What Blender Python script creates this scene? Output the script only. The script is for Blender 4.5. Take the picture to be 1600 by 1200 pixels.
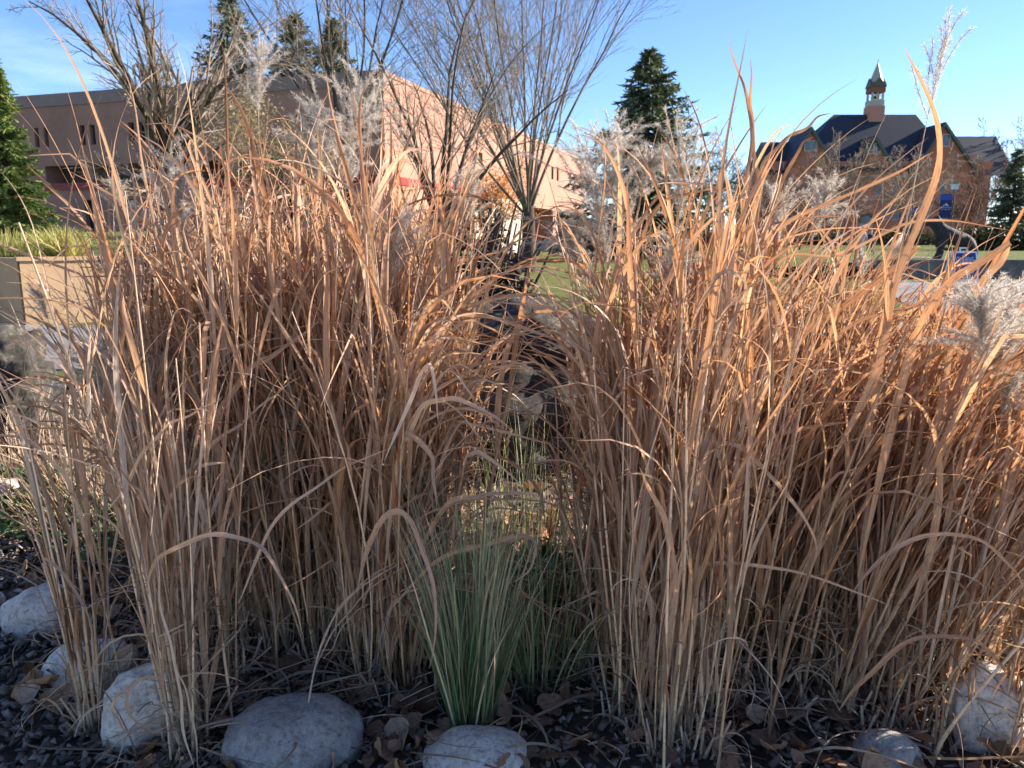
import bpy, math, random
import numpy as np
from mathutils import Vector, noise

# ------------------------------------------------------------------ camera, sky, sun, exposure
for o in list(bpy.data.objects): bpy.data.objects.remove(o)
SC = bpy.context.scene
COL = SC.collection
R = math.radians
PITCH, FPX, CH = R(10.5), 1208.0, 1.3
SUN_AZ, SUN_EL = 74.0, 25.0          # degrees clockwise from +Y, above horizon

cam = bpy.data.cameras.new("camera"); camo = bpy.data.objects.new("camera", cam); COL.objects.link(camo)
camo.location = (0, 0, CH); camo.rotation_euler = (R(90) - PITCH, 0, 0)
cam.sensor_width = 36; cam.lens = FPX / 1600 * 36; cam.clip_end = 5000; cam.clip_start = 0.02
cam.dof.use_dof = True; cam.dof.focus_distance = 2.3; cam.dof.aperture_fstop = 7.5
SC.camera = camo

W = bpy.data.worlds.new("World"); SC.world = W; W.use_nodes = True
nt = W.node_tree; bg = nt.nodes['Background']
sky = nt.nodes.new('ShaderNodeTexSky'); sky.sky_type = 'NISHITA'; sky.sun_disc = False
sky.sun_elevation = R(SUN_EL); sky.sun_rotation = R(SUN_AZ)
sky.altitude = 1500; sky.air_density = 1.0; sky.dust_density = 0.2; sky.ozone_density = 4.0
# thin cirrus wisps, part of the sky dome
tc = nt.nodes.new('ShaderNodeTexCoord'); mp = nt.nodes.new('ShaderNodeMapping')
mp.inputs['Rotation'].default_value = (0.2, 0.5, 0.4); mp.inputs['Scale'].default_value = (1.2, 3.0, 9.0)
nz = nt.nodes.new('ShaderNodeTexNoise'); nz.inputs['Scale'].default_value = 1.3; nz.inputs['Detail'].default_value = 8; nz.inputs['Roughness'].default_value = 0.62
cr = nt.nodes.new('ShaderNodeValToRGB'); cr.color_ramp.elements[0].position = 0.54; cr.color_ramp.elements[1].position = 0.95
cr.color_ramp.elements[1].color = (0.35, 0.35, 0.35, 1)
mx = nt.nodes.new('ShaderNodeMixRGB'); mx.inputs['Color2'].default_value = (7.5, 8.2, 9.5, 1)
nt.links.new(tc.outputs['Generated'], mp.inputs['Vector']); nt.links.new(mp.outputs[0], nz.inputs['Vector'])
nt.links.new(nz.outputs['Fac'], cr.inputs['Fac']); nt.links.new(cr.outputs['Color'], mx.inputs['Fac'])
hs = nt.nodes.new('ShaderNodeHueSaturation'); hs.inputs['Saturation'].default_value = 1.06; hs.inputs['Hue'].default_value = 0.506
nt.links.new(sky.outputs[0], hs.inputs['Color']); nt.links.new(hs.outputs[0], mx.inputs['Color1']); nt.links.new(mx.outputs[0], bg.inputs['Color'])
bg.inputs['Strength'].default_value = 0.05

sl = bpy.data.lights.new("sun", 'SUN'); sl.energy = 3.3; sl.angle = R(0.53); sl.color = (1.0, 0.89, 0.75)
so = bpy.data.objects.new("sun", sl); COL.objects.link(so)
sd = Vector((math.sin(R(SUN_AZ)) * math.cos(R(SUN_EL)), math.cos(R(SUN_AZ)) * math.cos(R(SUN_EL)), math.sin(R(SUN_EL))))
so.rotation_euler = sd.to_track_quat('Z', 'Y').to_euler(); so.location = (30, 10, 30)

vs = SC.view_settings; vs.view_transform = 'Standard'; vs.look = 'None'; vs.gamma = 1; vs.use_curve_mapping = False
vs.exposure = 2.4
SC.render.engine = 'CYCLES'
cy = SC.cycles; cy.max_bounces = 8; cy.diffuse_bounces = 6; cy.glossy_bounces = 2; cy.transmission_bounces = 4; cy.transparent_max_bounces = 4
cy.caustics_reflective = False; cy.caustics_refractive = False; cy.use_adaptive_sampling = True; cy.adaptive_threshold = 0.015
cy.use_denoising = True

# ------------------------------------------------------------------ pixel helpers (photo pixels, 1600x1200)
cp, sp = math.cos(PITCH), math.sin(PITCH)
def ray(x, y):
    u, v = (x - 800) / FPX, (600 - y) / FPX
    return np.array([u, cp + v * sp, -sp + v * cp])
def at(x, y, F):                       # point at forward distance F
    r = ray(x, y); k = F / r[1]
    return np.array([0, 0, CH]) + r * k
def gp(x, y, z=0.0):                   # point on the plane z
    r = ray(x, y); k = (z - CH) / r[2]
    return np.array([0, 0, CH]) + r * k

rng = np.random.default_rng(7)

# ------------------------------------------------------------------ object helpers
def tag(o, label=None, cat=None, group=None, kind=None):
    if label: o['label'] = label
    if cat: o['category'] = cat
    if group: o['group'] = group
    if kind: o['kind'] = kind
    return o
def empty(name, loc, label, cat, group=None):
    o = bpy.data.objects.new(name, None); COL.objects.link(o); o.location = tuple(loc); o.empty_display_size = 0.1
    return tag(o, label, cat, group)
def mesh(name, V, F, mat=None, parent=None, smooth=False, col=None, uv=None, origin=None, mats=None, midx=None):
    """V (n,3) world coordinates, F (m,k) int array or list of arrays / lists"""
    me = bpy.data.meshes.new(name)
    V = np.asarray(V, dtype=np.float32).reshape(-1, 3)
    if isinstance(F, np.ndarray): Fs = [F]
    elif len(F) and isinstance(F[0], np.ndarray) and F[0].ndim == 2: Fs = list(F)
    else: Fs = None
    org = np.array([0, 0, 0], dtype=np.float32)
    if parent is not None and origin is None:
        org = np.array(world_loc(parent), dtype=np.float32)
    elif origin is not None: org = np.array(origin, dtype=np.float32)
    Vl = V - org
    if Fs is not None:
        nl = sum(f.size for f in Fs); nf = sum(len(f) for f in Fs)
        me.vertices.add(len(V)); me.vertices.foreach_set('co', Vl.ravel())
        me.loops.add(nl); me.loops.foreach_set('vertex_index', np.concatenate([f.ravel() for f in Fs]).astype(np.int32))
        tot = np.concatenate([np.full(len(f), f.shape[1], dtype=np.int32) for f in Fs])
        st = np.concatenate([[0], np.cumsum(tot)[:-1]]).astype(np.int32)
        me.polygons.add(nf); me.polygons.foreach_set('loop_start', st); me.polygons.foreach_set('loop_total', tot)
        me.update(calc_edges=True)
    else:
        me.from_pydata([tuple(v) for v in Vl], [], [tuple(int(i) for i in f) for f in F]); me.update()
    if smooth: me.polygons.foreach_set('use_smooth', np.ones(len(me.polygons), dtype=bool))
    if col is not None:
        a = me.color_attributes.new('rnd', 'FLOAT_COLOR', 'POINT')
        a.data.foreach_set('color', np.asarray(col, dtype=np.float32).ravel())
    if uv is not None:
        l = me.uv_layers.new(name='UVMap'); vi = np.empty(len(me.loops), dtype=np.int32); me.loops.foreach_get('vertex_index', vi)
        l.data.foreach_set('uv', np.asarray(uv, dtype=np.float32)[vi].ravel())
    if mats:
        for m in mats: me.materials.append(m)
        if midx is not None: me.polygons.foreach_set('material_index', np.asarray(midx, dtype=np.int32))
    elif mat: me.materials.append(mat)
    o = bpy.data.objects.new(name, me); COL.objects.link(o)
    if parent is not None: o.parent = parent
    elif origin is not None: o.location = tuple(origin)
    return o
def world_loc(o):
    l = Vector(o.location); p = o.parent
    while p is not None: l = l + Vector(p.location); p = p.parent
    return l
def box(x0, x1, y0, y1, z0, z1):
    V = np.array([[x, y, z] for z in (z0, z1) for y in (y0, y1) for x in (x0, x1)], float)
    F = [[0, 2, 3, 1], [4, 5, 7, 6], [0, 1, 5, 4], [2, 6, 7, 3], [0, 4, 6, 2], [1, 3, 7, 5]]
    return V, F
def obox(O, u, s0, s1, d0, d1, z0, z1):
    """box in a vertical frame: s along u (2D unit), d along outward normal n (u rotated -90), z up"""
    n = np.array([u[1], -u[0]]); V = []
    for z in (z0, z1):
        for d in (d0, d1):
            for s in (s0, s1): V.append([O[0] + u[0] * s + n[0] * d, O[1] + u[1] * s + n[1] * d, z])
    return np.array(V), [[0, 2, 3, 1], [4, 5, 7, 6], [0, 1, 5, 4], [2, 6, 7, 3], [0, 4, 6, 2], [1, 3, 7, 5]]
def join(parts):
    V, F, n = [], [], 0
    for v, f in parts:
        V.append(np.asarray(v, float)); F += [[i + n for i in q] for q in f]; n += len(v)
    return np.concatenate(V), F

# ------------------------------------------------------------------ materials
def newmat(name):
    m = bpy.data.materials.new(name); m.use_nodes = True; t = m.node_tree
    return m, t, t.nodes['Principled BSDF']
def N(t, typ, **kw):
    n = t.nodes.new(typ)
    for k, v in kw.items():
        if k in n.inputs: n.inputs[k].default_value = v
        else: setattr(n, k, v)
    return n
def ramp(t, fac, stops):
    r = t.nodes.new('ShaderNodeValToRGB'); e = r.color_ramp.elements
    while len(e) > 1: e.remove(e[0])
    e[0].position = stops[0][0]; e[0].color = (*stops[0][1], 1)
    for p, c in stops[1:]:
        k = e.new(p); k.color = (*c, 1)
    t.links.new(fac, r.inputs['Fac']); return r.outputs['Color']
def noisy(name, c1, c2, scale=5.0, rough=0.8, bump=0.0, detail=6, bscale=None, c3=None, scale3=1.0, spec=0.3, stretch=None):
    m, t, b = newmat(name)
    tc = N(t, 'ShaderNodeTexCoord'); src = tc.outputs['Object']
    if stretch:
        mp = N(t, 'ShaderNodeMapping'); mp.inputs['Scale'].default_value = stretch; t.links.new(src, mp.inputs[0]); src = mp.outputs[0]
    n = N(t, 'ShaderNodeTexNoise', Scale=scale, Detail=detail, Roughness=0.6); t.links.new(src, n.inputs['Vector'])
    col = ramp(t, n.outputs['Fac'], [(0.3, c1), (0.7, c2)])
    if c3:
        n3 = N(t, 'ShaderNodeTexNoise', Scale=scale3, Detail=5, Roughness=0.65); t.links.new(src, n3.inputs['Vector'])
        f3 = ramp(t, n3.outputs['Fac'], [(0.45, (0, 0, 0)), (0.62, (1, 1, 1))])
        mix = N(t, 'ShaderNodeMixRGB'); t.links.new(f3, mix.inputs['Fac']); t.links.new(col, mix.inputs['Color1']); mix.inputs['Color2'].default_value = (*c3, 1)
        col = mix.outputs[0]
    t.links.new(col, b.inputs['Base Color']); b.inputs['Roughness'].default_value = rough; b.inputs['Specular IOR Level'].default_value = spec
    if bump:
        nb = N(t, 'ShaderNodeTexNoise', Scale=bscale or scale * 3, Detail=8, Roughness=0.7); t.links.new(src, nb.inputs['Vector'])
        bp = N(t, 'ShaderNodeBump', Strength=1.0, Distance=bump); t.links.new(nb.outputs['Fac'], bp.inputs['Height']); t.links.new(bp.outputs[0], b.inputs['Normal'])
    return m
def attrmat(name, stops, gstops=None, trans=0.35, tboost=(1.15, 0.8, 0.45), rough=0.55, rib=0.0, spec=0.25, fibre=0.12):
    """colour chosen per blade from the 'rnd' attribute (r: per blade, g: along, b: across, a: second random)"""
    m, t, b = newmat(name); out = t.nodes['Material Output']
    a = N(t, 'ShaderNodeAttribute', attribute_name='rnd'); s = N(t, 'ShaderNodeSeparateColor'); t.links.new(a.outputs['Color'], s.inputs[0])
    col = ramp(t, s.outputs[0], stops)
    if gstops:
        c2 = ramp(t, s.outputs[0], gstops)
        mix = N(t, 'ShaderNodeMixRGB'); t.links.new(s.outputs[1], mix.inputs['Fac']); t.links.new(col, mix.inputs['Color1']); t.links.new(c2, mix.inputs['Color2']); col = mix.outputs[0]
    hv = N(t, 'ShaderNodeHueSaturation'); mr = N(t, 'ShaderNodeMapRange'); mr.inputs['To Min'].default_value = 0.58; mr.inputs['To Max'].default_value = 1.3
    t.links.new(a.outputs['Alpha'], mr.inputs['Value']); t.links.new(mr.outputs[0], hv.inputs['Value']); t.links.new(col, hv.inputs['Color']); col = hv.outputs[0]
    if fibre:
        uv = N(t, 'ShaderNodeUVMap'); mp = N(t, 'ShaderNodeMapping'); mp.inputs['Scale'].default_value = (7, 3, 1)
        n = N(t, 'ShaderNodeTexNoise', Scale=1.0, Detail=5, Roughness=0.7); t.links.new(uv.outputs[0], mp.inputs[0]); t.links.new(mp.outputs[0], n.inputs['Vector'])
        f = ramp(t, n.outputs['Fac'], [(0.3, (1 - 2.2 * fibre,) * 3), (0.7, (1 + fibre,) * 3)])
        mm = N(t, 'ShaderNodeMixRGB', blend_type='MULTIPLY', Fac=1.0); t.links.new(col, mm.inputs['Color1']); t.links.new(f, mm.inputs['Color2']); col = mm.outputs[0]
        n2 = N(t, 'ShaderNodeTexNoise', Scale=1.0, Detail=7, Roughness=0.75); mp2 = N(t, 'ShaderNodeMapping'); mp2.inputs['Scale'].default_value = (2.2, 16, 1); t.links.new(uv.outputs[0], mp2.inputs[0]); t.links.new(mp2.outputs[0], n2.inputs['Vector'])
        f2 = ramp(t, n2.outputs['Fac'], [(0.38, (0.42, 0.36, 0.32)), (0.47, (1, 1, 1)), (0.6, (1, 1, 1)), (0.7, (1.25, 1.24, 1.2))])
        m9 = N(t, 'ShaderNodeMixRGB', blend_type='MULTIPLY', Fac=0.8); t.links.new(col, m9.inputs['Color1']); t.links.new(f2, m9.inputs['Color2']); col = m9.outputs[0]
    if rib:
        r = N(t, 'ShaderNodeMath', operation='POWER'); t.links.new(s.outputs[2], r.inputs[0]); r.inputs[1].default_value = 6
        r2 = N(t, 'ShaderNodeMath', operation='MULTIPLY'); t.links.new(r.outputs[0], r2.inputs[0]); r2.inputs[1].default_value = rib
        mm = N(t, 'ShaderNodeMixRGB'); t.links.new(r2.outputs[0], mm.inputs['Fac']); t.links.new(col, mm.inputs['Color1']); mm.inputs['Color2'].default_value = (0.62, 0.5, 0.34, 1); col = mm.outputs[0]
    t.links.new(col, b.inputs['Base Color']); b.inputs['Roughness'].default_value = rough; b.inputs['Specular IOR Level'].default_value = spec
    if trans:
        tr = N(t, 'ShaderNodeBsdfTranslucent'); m2 = N(t, 'ShaderNodeMixRGB', blend_type='MULTIPLY', Fac=1.0); t.links.new(col, m2.inputs['Color1']); m2.inputs['Color2'].default_value = (*tboost, 1)
        t.links.new(m2.outputs[0], tr.inputs['Color']); ms = N(t, 'ShaderNodeMixShader', Fac=trans)
        t.links.new(b.outputs[0], ms.inputs[1]); t.links.new(tr.outputs[0], ms.inputs[2]); t.links.new(ms.outputs[0], out.inputs['Surface'])
    return m
def plain(name, c, rough=0.6, metal=0.0, spec=0.4):
    return noisy(name, tuple(v * 0.9 for v in c), tuple(min(1, v * 1.08) for v in c), scale=7, rough=rough, spec=spec) if not metal else _metal(name, c, rough)
def _metal(name, c, rough):
    m, t, b = newmat(name); b.inputs['Base Color'].default_value = (*c, 1); b.inputs['Metallic'].default_value = 1; b.inputs['Roughness'].default_value = rough; return m
def glassy(name, c, rough=0.12):
    m, t, b = newmat(name); n = N(t, 'ShaderNodeTexNoise', Scale=0.8, Detail=3); tcn = N(t, 'ShaderNodeTexCoord'); t.links.new(tcn.outputs['Object'], n.inputs['Vector'])
    t.links.new(ramp(t, n.outputs['Fac'], [(0.3, tuple(v * 0.6 for v in c)), (0.7, tuple(v * 1.5 for v in c))]), b.inputs['Base Color'])
    b.inputs['Roughness'].default_value = rough; b.inputs['Specular IOR Level'].default_value = 0.7; return m
def brickmat(name, c1, c2, mortar, scale=1.0, bw=0.22, bh=0.075):
    m, t, b = newmat(name); uv = N(t, 'ShaderNodeUVMap')
    br = N(t, 'ShaderNodeTexBrick', Scale=scale); br.inputs['Color1'].default_value = (*c1, 1); br.inputs['Color2'].default_value = (*c2, 1); br.inputs['Mortar'].default_value = (*mortar, 1)
    br.inputs['Brick Width'].default_value = bw; br.inputs['Row Height'].default_value = bh; br.inputs['Mortar Size'].default_value = 0.008
    t.links.new(uv.outputs[0], br.inputs['Vector'])
    n = N(t, 'ShaderNodeTexNoise', Scale=0.35, Detail=6, Roughness=0.6); t.links.new(uv.outputs[0], n.inputs['Vector'])
    mm = N(t, 'ShaderNodeMixRGB', blend_type='MULTIPLY', Fac=1.0); t.links.new(br.outputs['Color'], mm.inputs['Color1'])
    t.links.new(ramp(t, n.outputs['Fac'], [(0.3, (0.85,) * 3), (0.7, (1.12,) * 3)]), mm.inputs['Color2'])
    t.links.new(mm.outputs[0], b.inputs['Base Color']); b.inputs['Roughness'].default_value = 0.9; b.inputs['Specular IOR Level'].default_value = 0.2
    return m

M = {}
M['lawn'] = noisy('lawn_turf', (0.05, 0.085, 0.018), (0.15, 0.17, 0.04), scale=9, rough=0.9, bump=0.05, bscale=30, c3=(0.16, 0.15, 0.06), scale3=0.6, spec=0.1)
M['soil'] = noisy('mulch_soil', (0.07, 0.052, 0.04), (0.15, 0.115, 0.09), scale=22, rough=0.95, bump=0.02, bscale=60, spec=0.1)
M['walk'] = noisy('bounce_concrete', (0.6, 0.53, 0.44), (0.68, 0.6, 0.5), scale=3, rough=0.85, bump=0.003, bscale=80)  # kept pale and warm so the added sheet bounces sunlight
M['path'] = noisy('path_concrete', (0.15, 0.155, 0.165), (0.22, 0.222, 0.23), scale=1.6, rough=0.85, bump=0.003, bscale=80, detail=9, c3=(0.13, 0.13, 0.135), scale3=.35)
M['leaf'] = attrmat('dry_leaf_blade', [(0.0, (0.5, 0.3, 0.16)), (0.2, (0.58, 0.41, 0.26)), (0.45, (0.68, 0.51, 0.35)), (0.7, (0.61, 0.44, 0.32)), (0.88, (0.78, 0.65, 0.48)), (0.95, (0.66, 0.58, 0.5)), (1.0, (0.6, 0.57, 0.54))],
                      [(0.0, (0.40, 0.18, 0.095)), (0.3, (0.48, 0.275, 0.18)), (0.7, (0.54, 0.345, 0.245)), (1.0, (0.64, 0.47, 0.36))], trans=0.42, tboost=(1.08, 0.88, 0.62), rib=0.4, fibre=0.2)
M['stem'] = attrmat('dry_stem', [(0.0, (0.5, 0.34, 0.19)), (0.4, (0.7, 0.52, 0.32)), (0.8, (0.78, 0.61, 0.39)), (1.0, (0.88, 0.76, 0.55))],
                      [(0.0, (0.52, 0.33, 0.23)), (0.5, (0.6, 0.41, 0.3)), (1.0, (0.68, 0.52, 0.4))], trans=0.0, rough=0.45, spec=0.35)
_t = M['stem'].node_tree; _b = _t.nodes['Principled BSDF']; _src = _b.inputs['Base Color'].links[0].from_socket
_uv = N(_t, 'ShaderNodeUVMap'); _sx = N(_t, 'ShaderNodeSeparateXYZ'); _t.links.new(_uv.outputs[0], _sx.inputs[0])
_ml = N(_t, 'ShaderNodeMath', operation='MULTIPLY'); _ml.inputs[1].default_value = 7.5; _t.links.new(_sx.outputs[1], _ml.inputs[0])
_ad = N(_t, 'ShaderNodeMath', operation='ADD'); _t.links.new(_ml.outputs[0], _ad.inputs[0]); _t.links.new(_sx.outputs[0], _ad.inputs[1])
_wv = N(_t, 'ShaderNodeMath', operation='FRACT'); _t.links.new(_ml.outputs[0], _wv.inputs[0])
_mx = N(_t, 'ShaderNodeMixRGB', blend_type='MULTIPLY', Fac=1.0); _t.links.new(_src, _mx.inputs['Color1'])
_t.links.new(ramp(_t, _wv.outputs[0], [(0.0, (0.68, 0.62, 0.56)), (0.02, (0.7, 0.64, 0.58)), (0.04, (1.08, 1.06, 1.03)), (0.3, (1, 1, 1)), (1.0, (0.9, 0.86, 0.82))]), _mx.inputs['Color2']); _t.links.new(_mx.outputs[0], _b.inputs['Base Color'])
M['plume'] = attrmat('plume_hair', [(0.0, (0.46, 0.42, 0.38)), (1.0, (0.68, 0.64, 0.59))], trans=0.5, tboost=(1, 0.97, 0.92), rough=0.7, fibre=0, spec=0.15)
M['dead'] = attrmat('dead_leaf_shred', [(0.0, (0.28, 0.19, 0.13)), (0.5, (0.42, 0.32, 0.23)), (1.0, (0.56, 0.45, 0.34))], trans=0.3, fibre=0.1)
M['green'] = attrmat('green_blade', [(0.0, (0.07, 0.14, 0.05)), (0.5, (0.15, 0.25, 0.09)), (0.8, (0.34, 0.38, 0.19)), (1.0, (0.6, 0.52, 0.34))],
                       [(0.0, (0.2, 0.27, 0.17)), (0.5, (0.42, 0.44, 0.3)), (1.0, (0.66, 0.58, 0.42))], trans=0.35, tboost=(1, 1, 0.6), fibre=0.2)
M['ochre'] = attrmat('pale_meadow_blade', [(0.0, (0.22, 0.27, 0.07)), (0.5, (0.42, 0.42, 0.13)), (1.0, (0.6, 0.52, 0.28))], trans=0.4, tboost=(1.1, 1, 0.6), fibre=0)
M['cover'] = attrmat('ground_cover_leaf', [(0.0, (0.025, 0.06, 0.025)), (0.6, (0.05, 0.11, 0.045)), (1.0, (0.1, 0.16, 0.05))], trans=0.25, tboost=(1, 1, 0.5), fibre=0, rough=0.5)
M['litter'] = attrmat('fallen_leaf_brown', [(0.0, (0.2, 0.115, 0.07)), (0.5, (0.32, 0.19, 0.12)), (0.85, (0.45, 0.27, 0.16)), (1.0, (0.55, 0.38, 0.25))], trans=0.2, fibre=0.15, rough=0.75)
M['palelitter'] = attrmat('fallen_leaf_pale', [(0.0, (0.36, 0.2, 0.1)), (1.0, (0.62, 0.46, 0.34))], trans=0.25, fibre=0.15, rough=0.7)
M['chip'] = attrmat('mulch_chip', [(0.0, (0.1, 0.073, 0.056)), (0.7, (0.26, 0.2, 0.16)), (0.92, (0.3, 0.25, 0.21)), (1.0, (0.42, 0.36, 0.3))], trans=0, fibre=0, rough=0.75)
M['darkleaf'] = attrmat('dark_shrub_leaf', [(0.0, (0.014, 0.014, 0.018)), (0.7, (0.035, 0.03, 0.034)), (1.0, (0.08, 0.05, 0.04))], trans=0.1, fibre=0, rough=0.5)
M['curled'] = attrmat('curled_brown_leaf', [(0.0, (0.06, 0.035, 0.025)), (1.0, (0.2, 0.09, 0.05))], trans=0.2, fibre=0)
M['bark'] = noisy('dark_bark', (0.035, 0.027, 0.022), (0.09, 0.07, 0.056), scale=9, rough=0.9, bump=0.01, bscale=25, spec=0.15)
M['twig'] = noisy('twig_bark', (0.2, 0.155, 0.12), (0.33, 0.265, 0.21), scale=4, rough=0.85, spec=0.15)
M['midbark'] = noisy('mid_bark', (0.085, 0.07, 0.058), (0.17, 0.14, 0.115), scale=9, rough=0.9, spec=0.15)
M['redtwig'] = noisy('red_twig_bark', (0.11, 0.06, 0.045), (0.22, 0.13, 0.1), scale=4, rough=0.85, spec=0.15)
M['needle'] = attrmat('spruce_needle', [(0.0, (0.05, 0.075, 0.045)), (0.6, (0.11, 0.14, 0.085)), (1.0, (0.19, 0.21, 0.12))], trans=0.12, tboost=(1, 1, 0.6), fibre=0, rough=0.6)
M['needle2'] = attrmat('bright_spruce_needle', [(0.0, (0.1, 0.16, 0.045)), (0.6, (0.2, 0.28, 0.08)), (1.0, (0.34, 0.38, 0.13))], trans=0.2, tboost=(1, 1, 0.6), fibre=0, rough=0.6)
M['orange'] = attrmat('orange_autumn_leaf', [(0.0, (0.3, 0.13, 0.04)), (0.6, (0.5, 0.25, 0.08)), (1.0, (0.62, 0.38, 0.14))], trans=0.4, fibre=0)
M['beige'] = attrmat('beige_dry_leaf', [(0.0, (0.3, 0.23, 0.12)), (0.6, (0.45, 0.36, 0.2)), (1.0, (0.6, 0.5, 0.3))], trans=0.35, tboost=(1, 1, 0.8), fibre=0)
M['hedge'] = attrmat('hedge_leaf', [(0.0, (0.02, 0.035, 0.018)), (1.0, (0.07, 0.09, 0.04))], trans=0.15, fibre=0)
M['brickA'] = brickmat('pinkish_brown_brick', (0.32, 0.165, 0.12), (0.35, 0.188, 0.138), (0.34, 0.2, 0.15))
M['coping'] = noisy('coping_metal', (0.2, 0.135, 0.12), (0.25, 0.165, 0.145), scale=1, rough=0.6)
M['redband'] = noisy('red_band', (0.24, 0.012, 0.014), (0.30, 0.018, 0.018), scale=1, rough=0.5)
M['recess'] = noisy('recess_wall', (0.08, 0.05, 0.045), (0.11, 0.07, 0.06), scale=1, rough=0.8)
M['glass'] = glassy('dark_window_glass', (0.02, 0.024, 0.03))
M['glassb'] = glassy('pale_window_glass', (0.35, 0.45, 0.5), 0.3)
M['glassm'] = glassy('blue_window_glass', (0.07, 0.1, 0.14), 0.25)
M['cream'] = noisy('cream_render', (0.4, 0.34, 0.26), (0.46, 0.39, 0.3), scale=2, rough=0.85)
M['brickM'] = brickmat('orange_red_brick', (0.5, 0.155, 0.09), (0.56, 0.185, 0.11), (0.46, 0.23, 0.16))
M['brickG'] = brickmat('gable_shingle', (0.40, 0.15, 0.095), (0.45, 0.17, 0.11), (0.22, 0.1, 0.07), bw=0.35, bh=0.2)
M['slate'] = noisy('dark_slate_roof', (0.018, 0.022, 0.034), (0.034, 0.04, 0.058), scale=3, rough=0.65, stretch=(1, 1, 4))
M['stone'] = noisy('pale_trim_stone', (0.38, 0.33, 0.26), (0.48, 0.42, 0.34), scale=2, rough=0.85)
M['trim'] = noisy('green_roof_trim', (0.06, 0.08, 0.06), (0.09, 0.11, 0.085), scale=2, rough=0.6)
M['spire'] = noisy('patina_spire', (0.27, 0.29, 0.22), (0.36, 0.36, 0.27), scale=1.5, rough=0.5)
M['wood'] = noisy('window_frame_paint', (0.42, 0.38, 0.33), (0.5, 0.46, 0.4), scale=3, rough=0.6)
M['sandstone'] = noisy('tan_wall_slab', (0.36, 0.235, 0.135), (0.5, 0.35, 0.215), scale=1.3, rough=0.85, bump=0.006, bscale=20, c3=(0.46, 0.27, 0.14), scale3=0.7)
M['bronze'] = noisy('dark_bronze', (0.022, 0.024, 0.028), (0.05, 0.05, 0.055), scale=8, rough=0.75, spec=0.25, bump=0.03, bscale=14)
M['white'] = plain('white_plastic', (0.72, 0.75, 0.78), 0.4)
M['navy'] = plain('navy_print', (0.018, 0.03, 0.14), 0.45)
M['blue'] = plain('blue_print', (0.035, 0.09, 0.42), 0.5)
M['ink'] = plain('pale_ink', (0.62, 0.66, 0.8), 0.5)
M['pole'] = plain('dark_pole_paint', (0.05, 0.05, 0.05), 0.5)
M['rockwall'] = noisy('grey_low_wall', (0.08, 0.078, 0.078), (0.2, 0.19, 0.18), scale=2.5, rough=0.9, bump=0.03, bscale=6)
M['terra'] = plain('terracotta', (0.3, 0.1, 0.06), 0.8)
M['purple'] = plain('purple_petal', (0.12, 0.03, 0.25), 0.7)
M['skin'] = plain('skin', (0.5, 0.3, 0.22), 0.6)
M['hair'] = plain('brown_hair', (0.25, 0.14, 0.07), 0.6)
M['lilac'] = plain('lilac_top', (0.45, 0.38, 0.46), 0.8)
M['denim'] = plain('pale_denim', (0.3, 0.38, 0.5), 0.8)
M['darkcloth'] = plain('navy_cloth', (0.03, 0.035, 0.09), 0.8)
M['carpaint'] = plain('grey_car_paint', (0.2, 0.22, 0.25), 0.25, spec=0.6)
M['tyre'] = plain('tyre_rubber', (0.02, 0.02, 0.02), 0.8)
M['rim'] = plain('wheel_rim', (0.4, 0.4, 0.42), 0.3)

def stonemat(name, c1, c2, c3, speck=1.0, sc=(9, 55, 4.5)):
    m, t, b = newmat(name); tc = N(t, 'ShaderNodeTexCoord')
    n1 = N(t, 'ShaderNodeTexNoise', Scale=sc[0], Detail=9, Roughness=0.68); n2 = N(t, 'ShaderNodeTexNoise', Scale=sc[1], Detail=6, Roughness=0.8); n3 = N(t, 'ShaderNodeTexNoise', Scale=sc[2], Detail=8, Roughness=0.75)
    vo = N(t, 'ShaderNodeTexVoronoi', Scale=70)
    for n in (n1, n2, n3, vo): t.links.new(tc.outputs['Object'], n.inputs['Vector'])
    col = ramp(t, n1.outputs['Fac'], [(0.32, c1), (0.62, c2)])
    mm = N(t, 'ShaderNodeMixRGB'); t.links.new(ramp(t, n3.outputs['Fac'], [(0.52, (0, 0, 0)), (0.62, (0.85,) * 3)]), mm.inputs['Fac']); t.links.new(col, mm.inputs['Color1']); mm.inputs['Color2'].default_value = (*c3, 1)
    m3 = N(t, 'ShaderNodeMixRGB', blend_type='MULTIPLY', Fac=0.9 * speck); t.links.new(mm.outputs[0], m3.inputs['Color1']); t.links.new(ramp(t, n2.outputs['Fac'], [(0.36, (0.45,) * 3), (0.5, (1.0,) * 3), (0.7, (1.25,) * 3)]), m3.inputs['Color2'])
    m4 = N(t, 'ShaderNodeMixRGB', blend_type='MULTIPLY', Fac=0.6 * speck); t.links.new(m3.outputs[0], m4.inputs['Color1']); t.links.new(ramp(t, vo.outputs['Distance'], [(0.1, (0.55,) * 3), (0.3, (1,) * 3)]), m4.inputs['Color2'])
    t.links.new(m4.outputs[0], b.inputs['Base Color']); b.inputs['Roughness'].default_value = 0.82; b.inputs['Specular IOR Level'].default_value = 0.25
    ad = N(t, 'ShaderNodeMath', operation='ADD'); t.links.new(n1.outputs['Fac'], ad.inputs[0]); t.links.new(n2.outputs['Fac'], ad.inputs[1])
    bp = N(t, 'ShaderNodeBump', Strength=0.9, Distance=0.007); t.links.new(ad.outputs[0], bp.inputs['Height']); t.links.new(bp.outputs[0], b.inputs['Normal'])
    return m
M['pinkstone'] = stonemat('pinkish_granite', (0.6, 0.47, 0.4), (0.8, 0.67, 0.58), (0.5, 0.37, 0.32))
M['greystone'] = stonemat('pale_grey_granite', (0.56, 0.49, 0.41), (0.78, 0.7, 0.61), (0.45, 0.4, 0.34))
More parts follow.
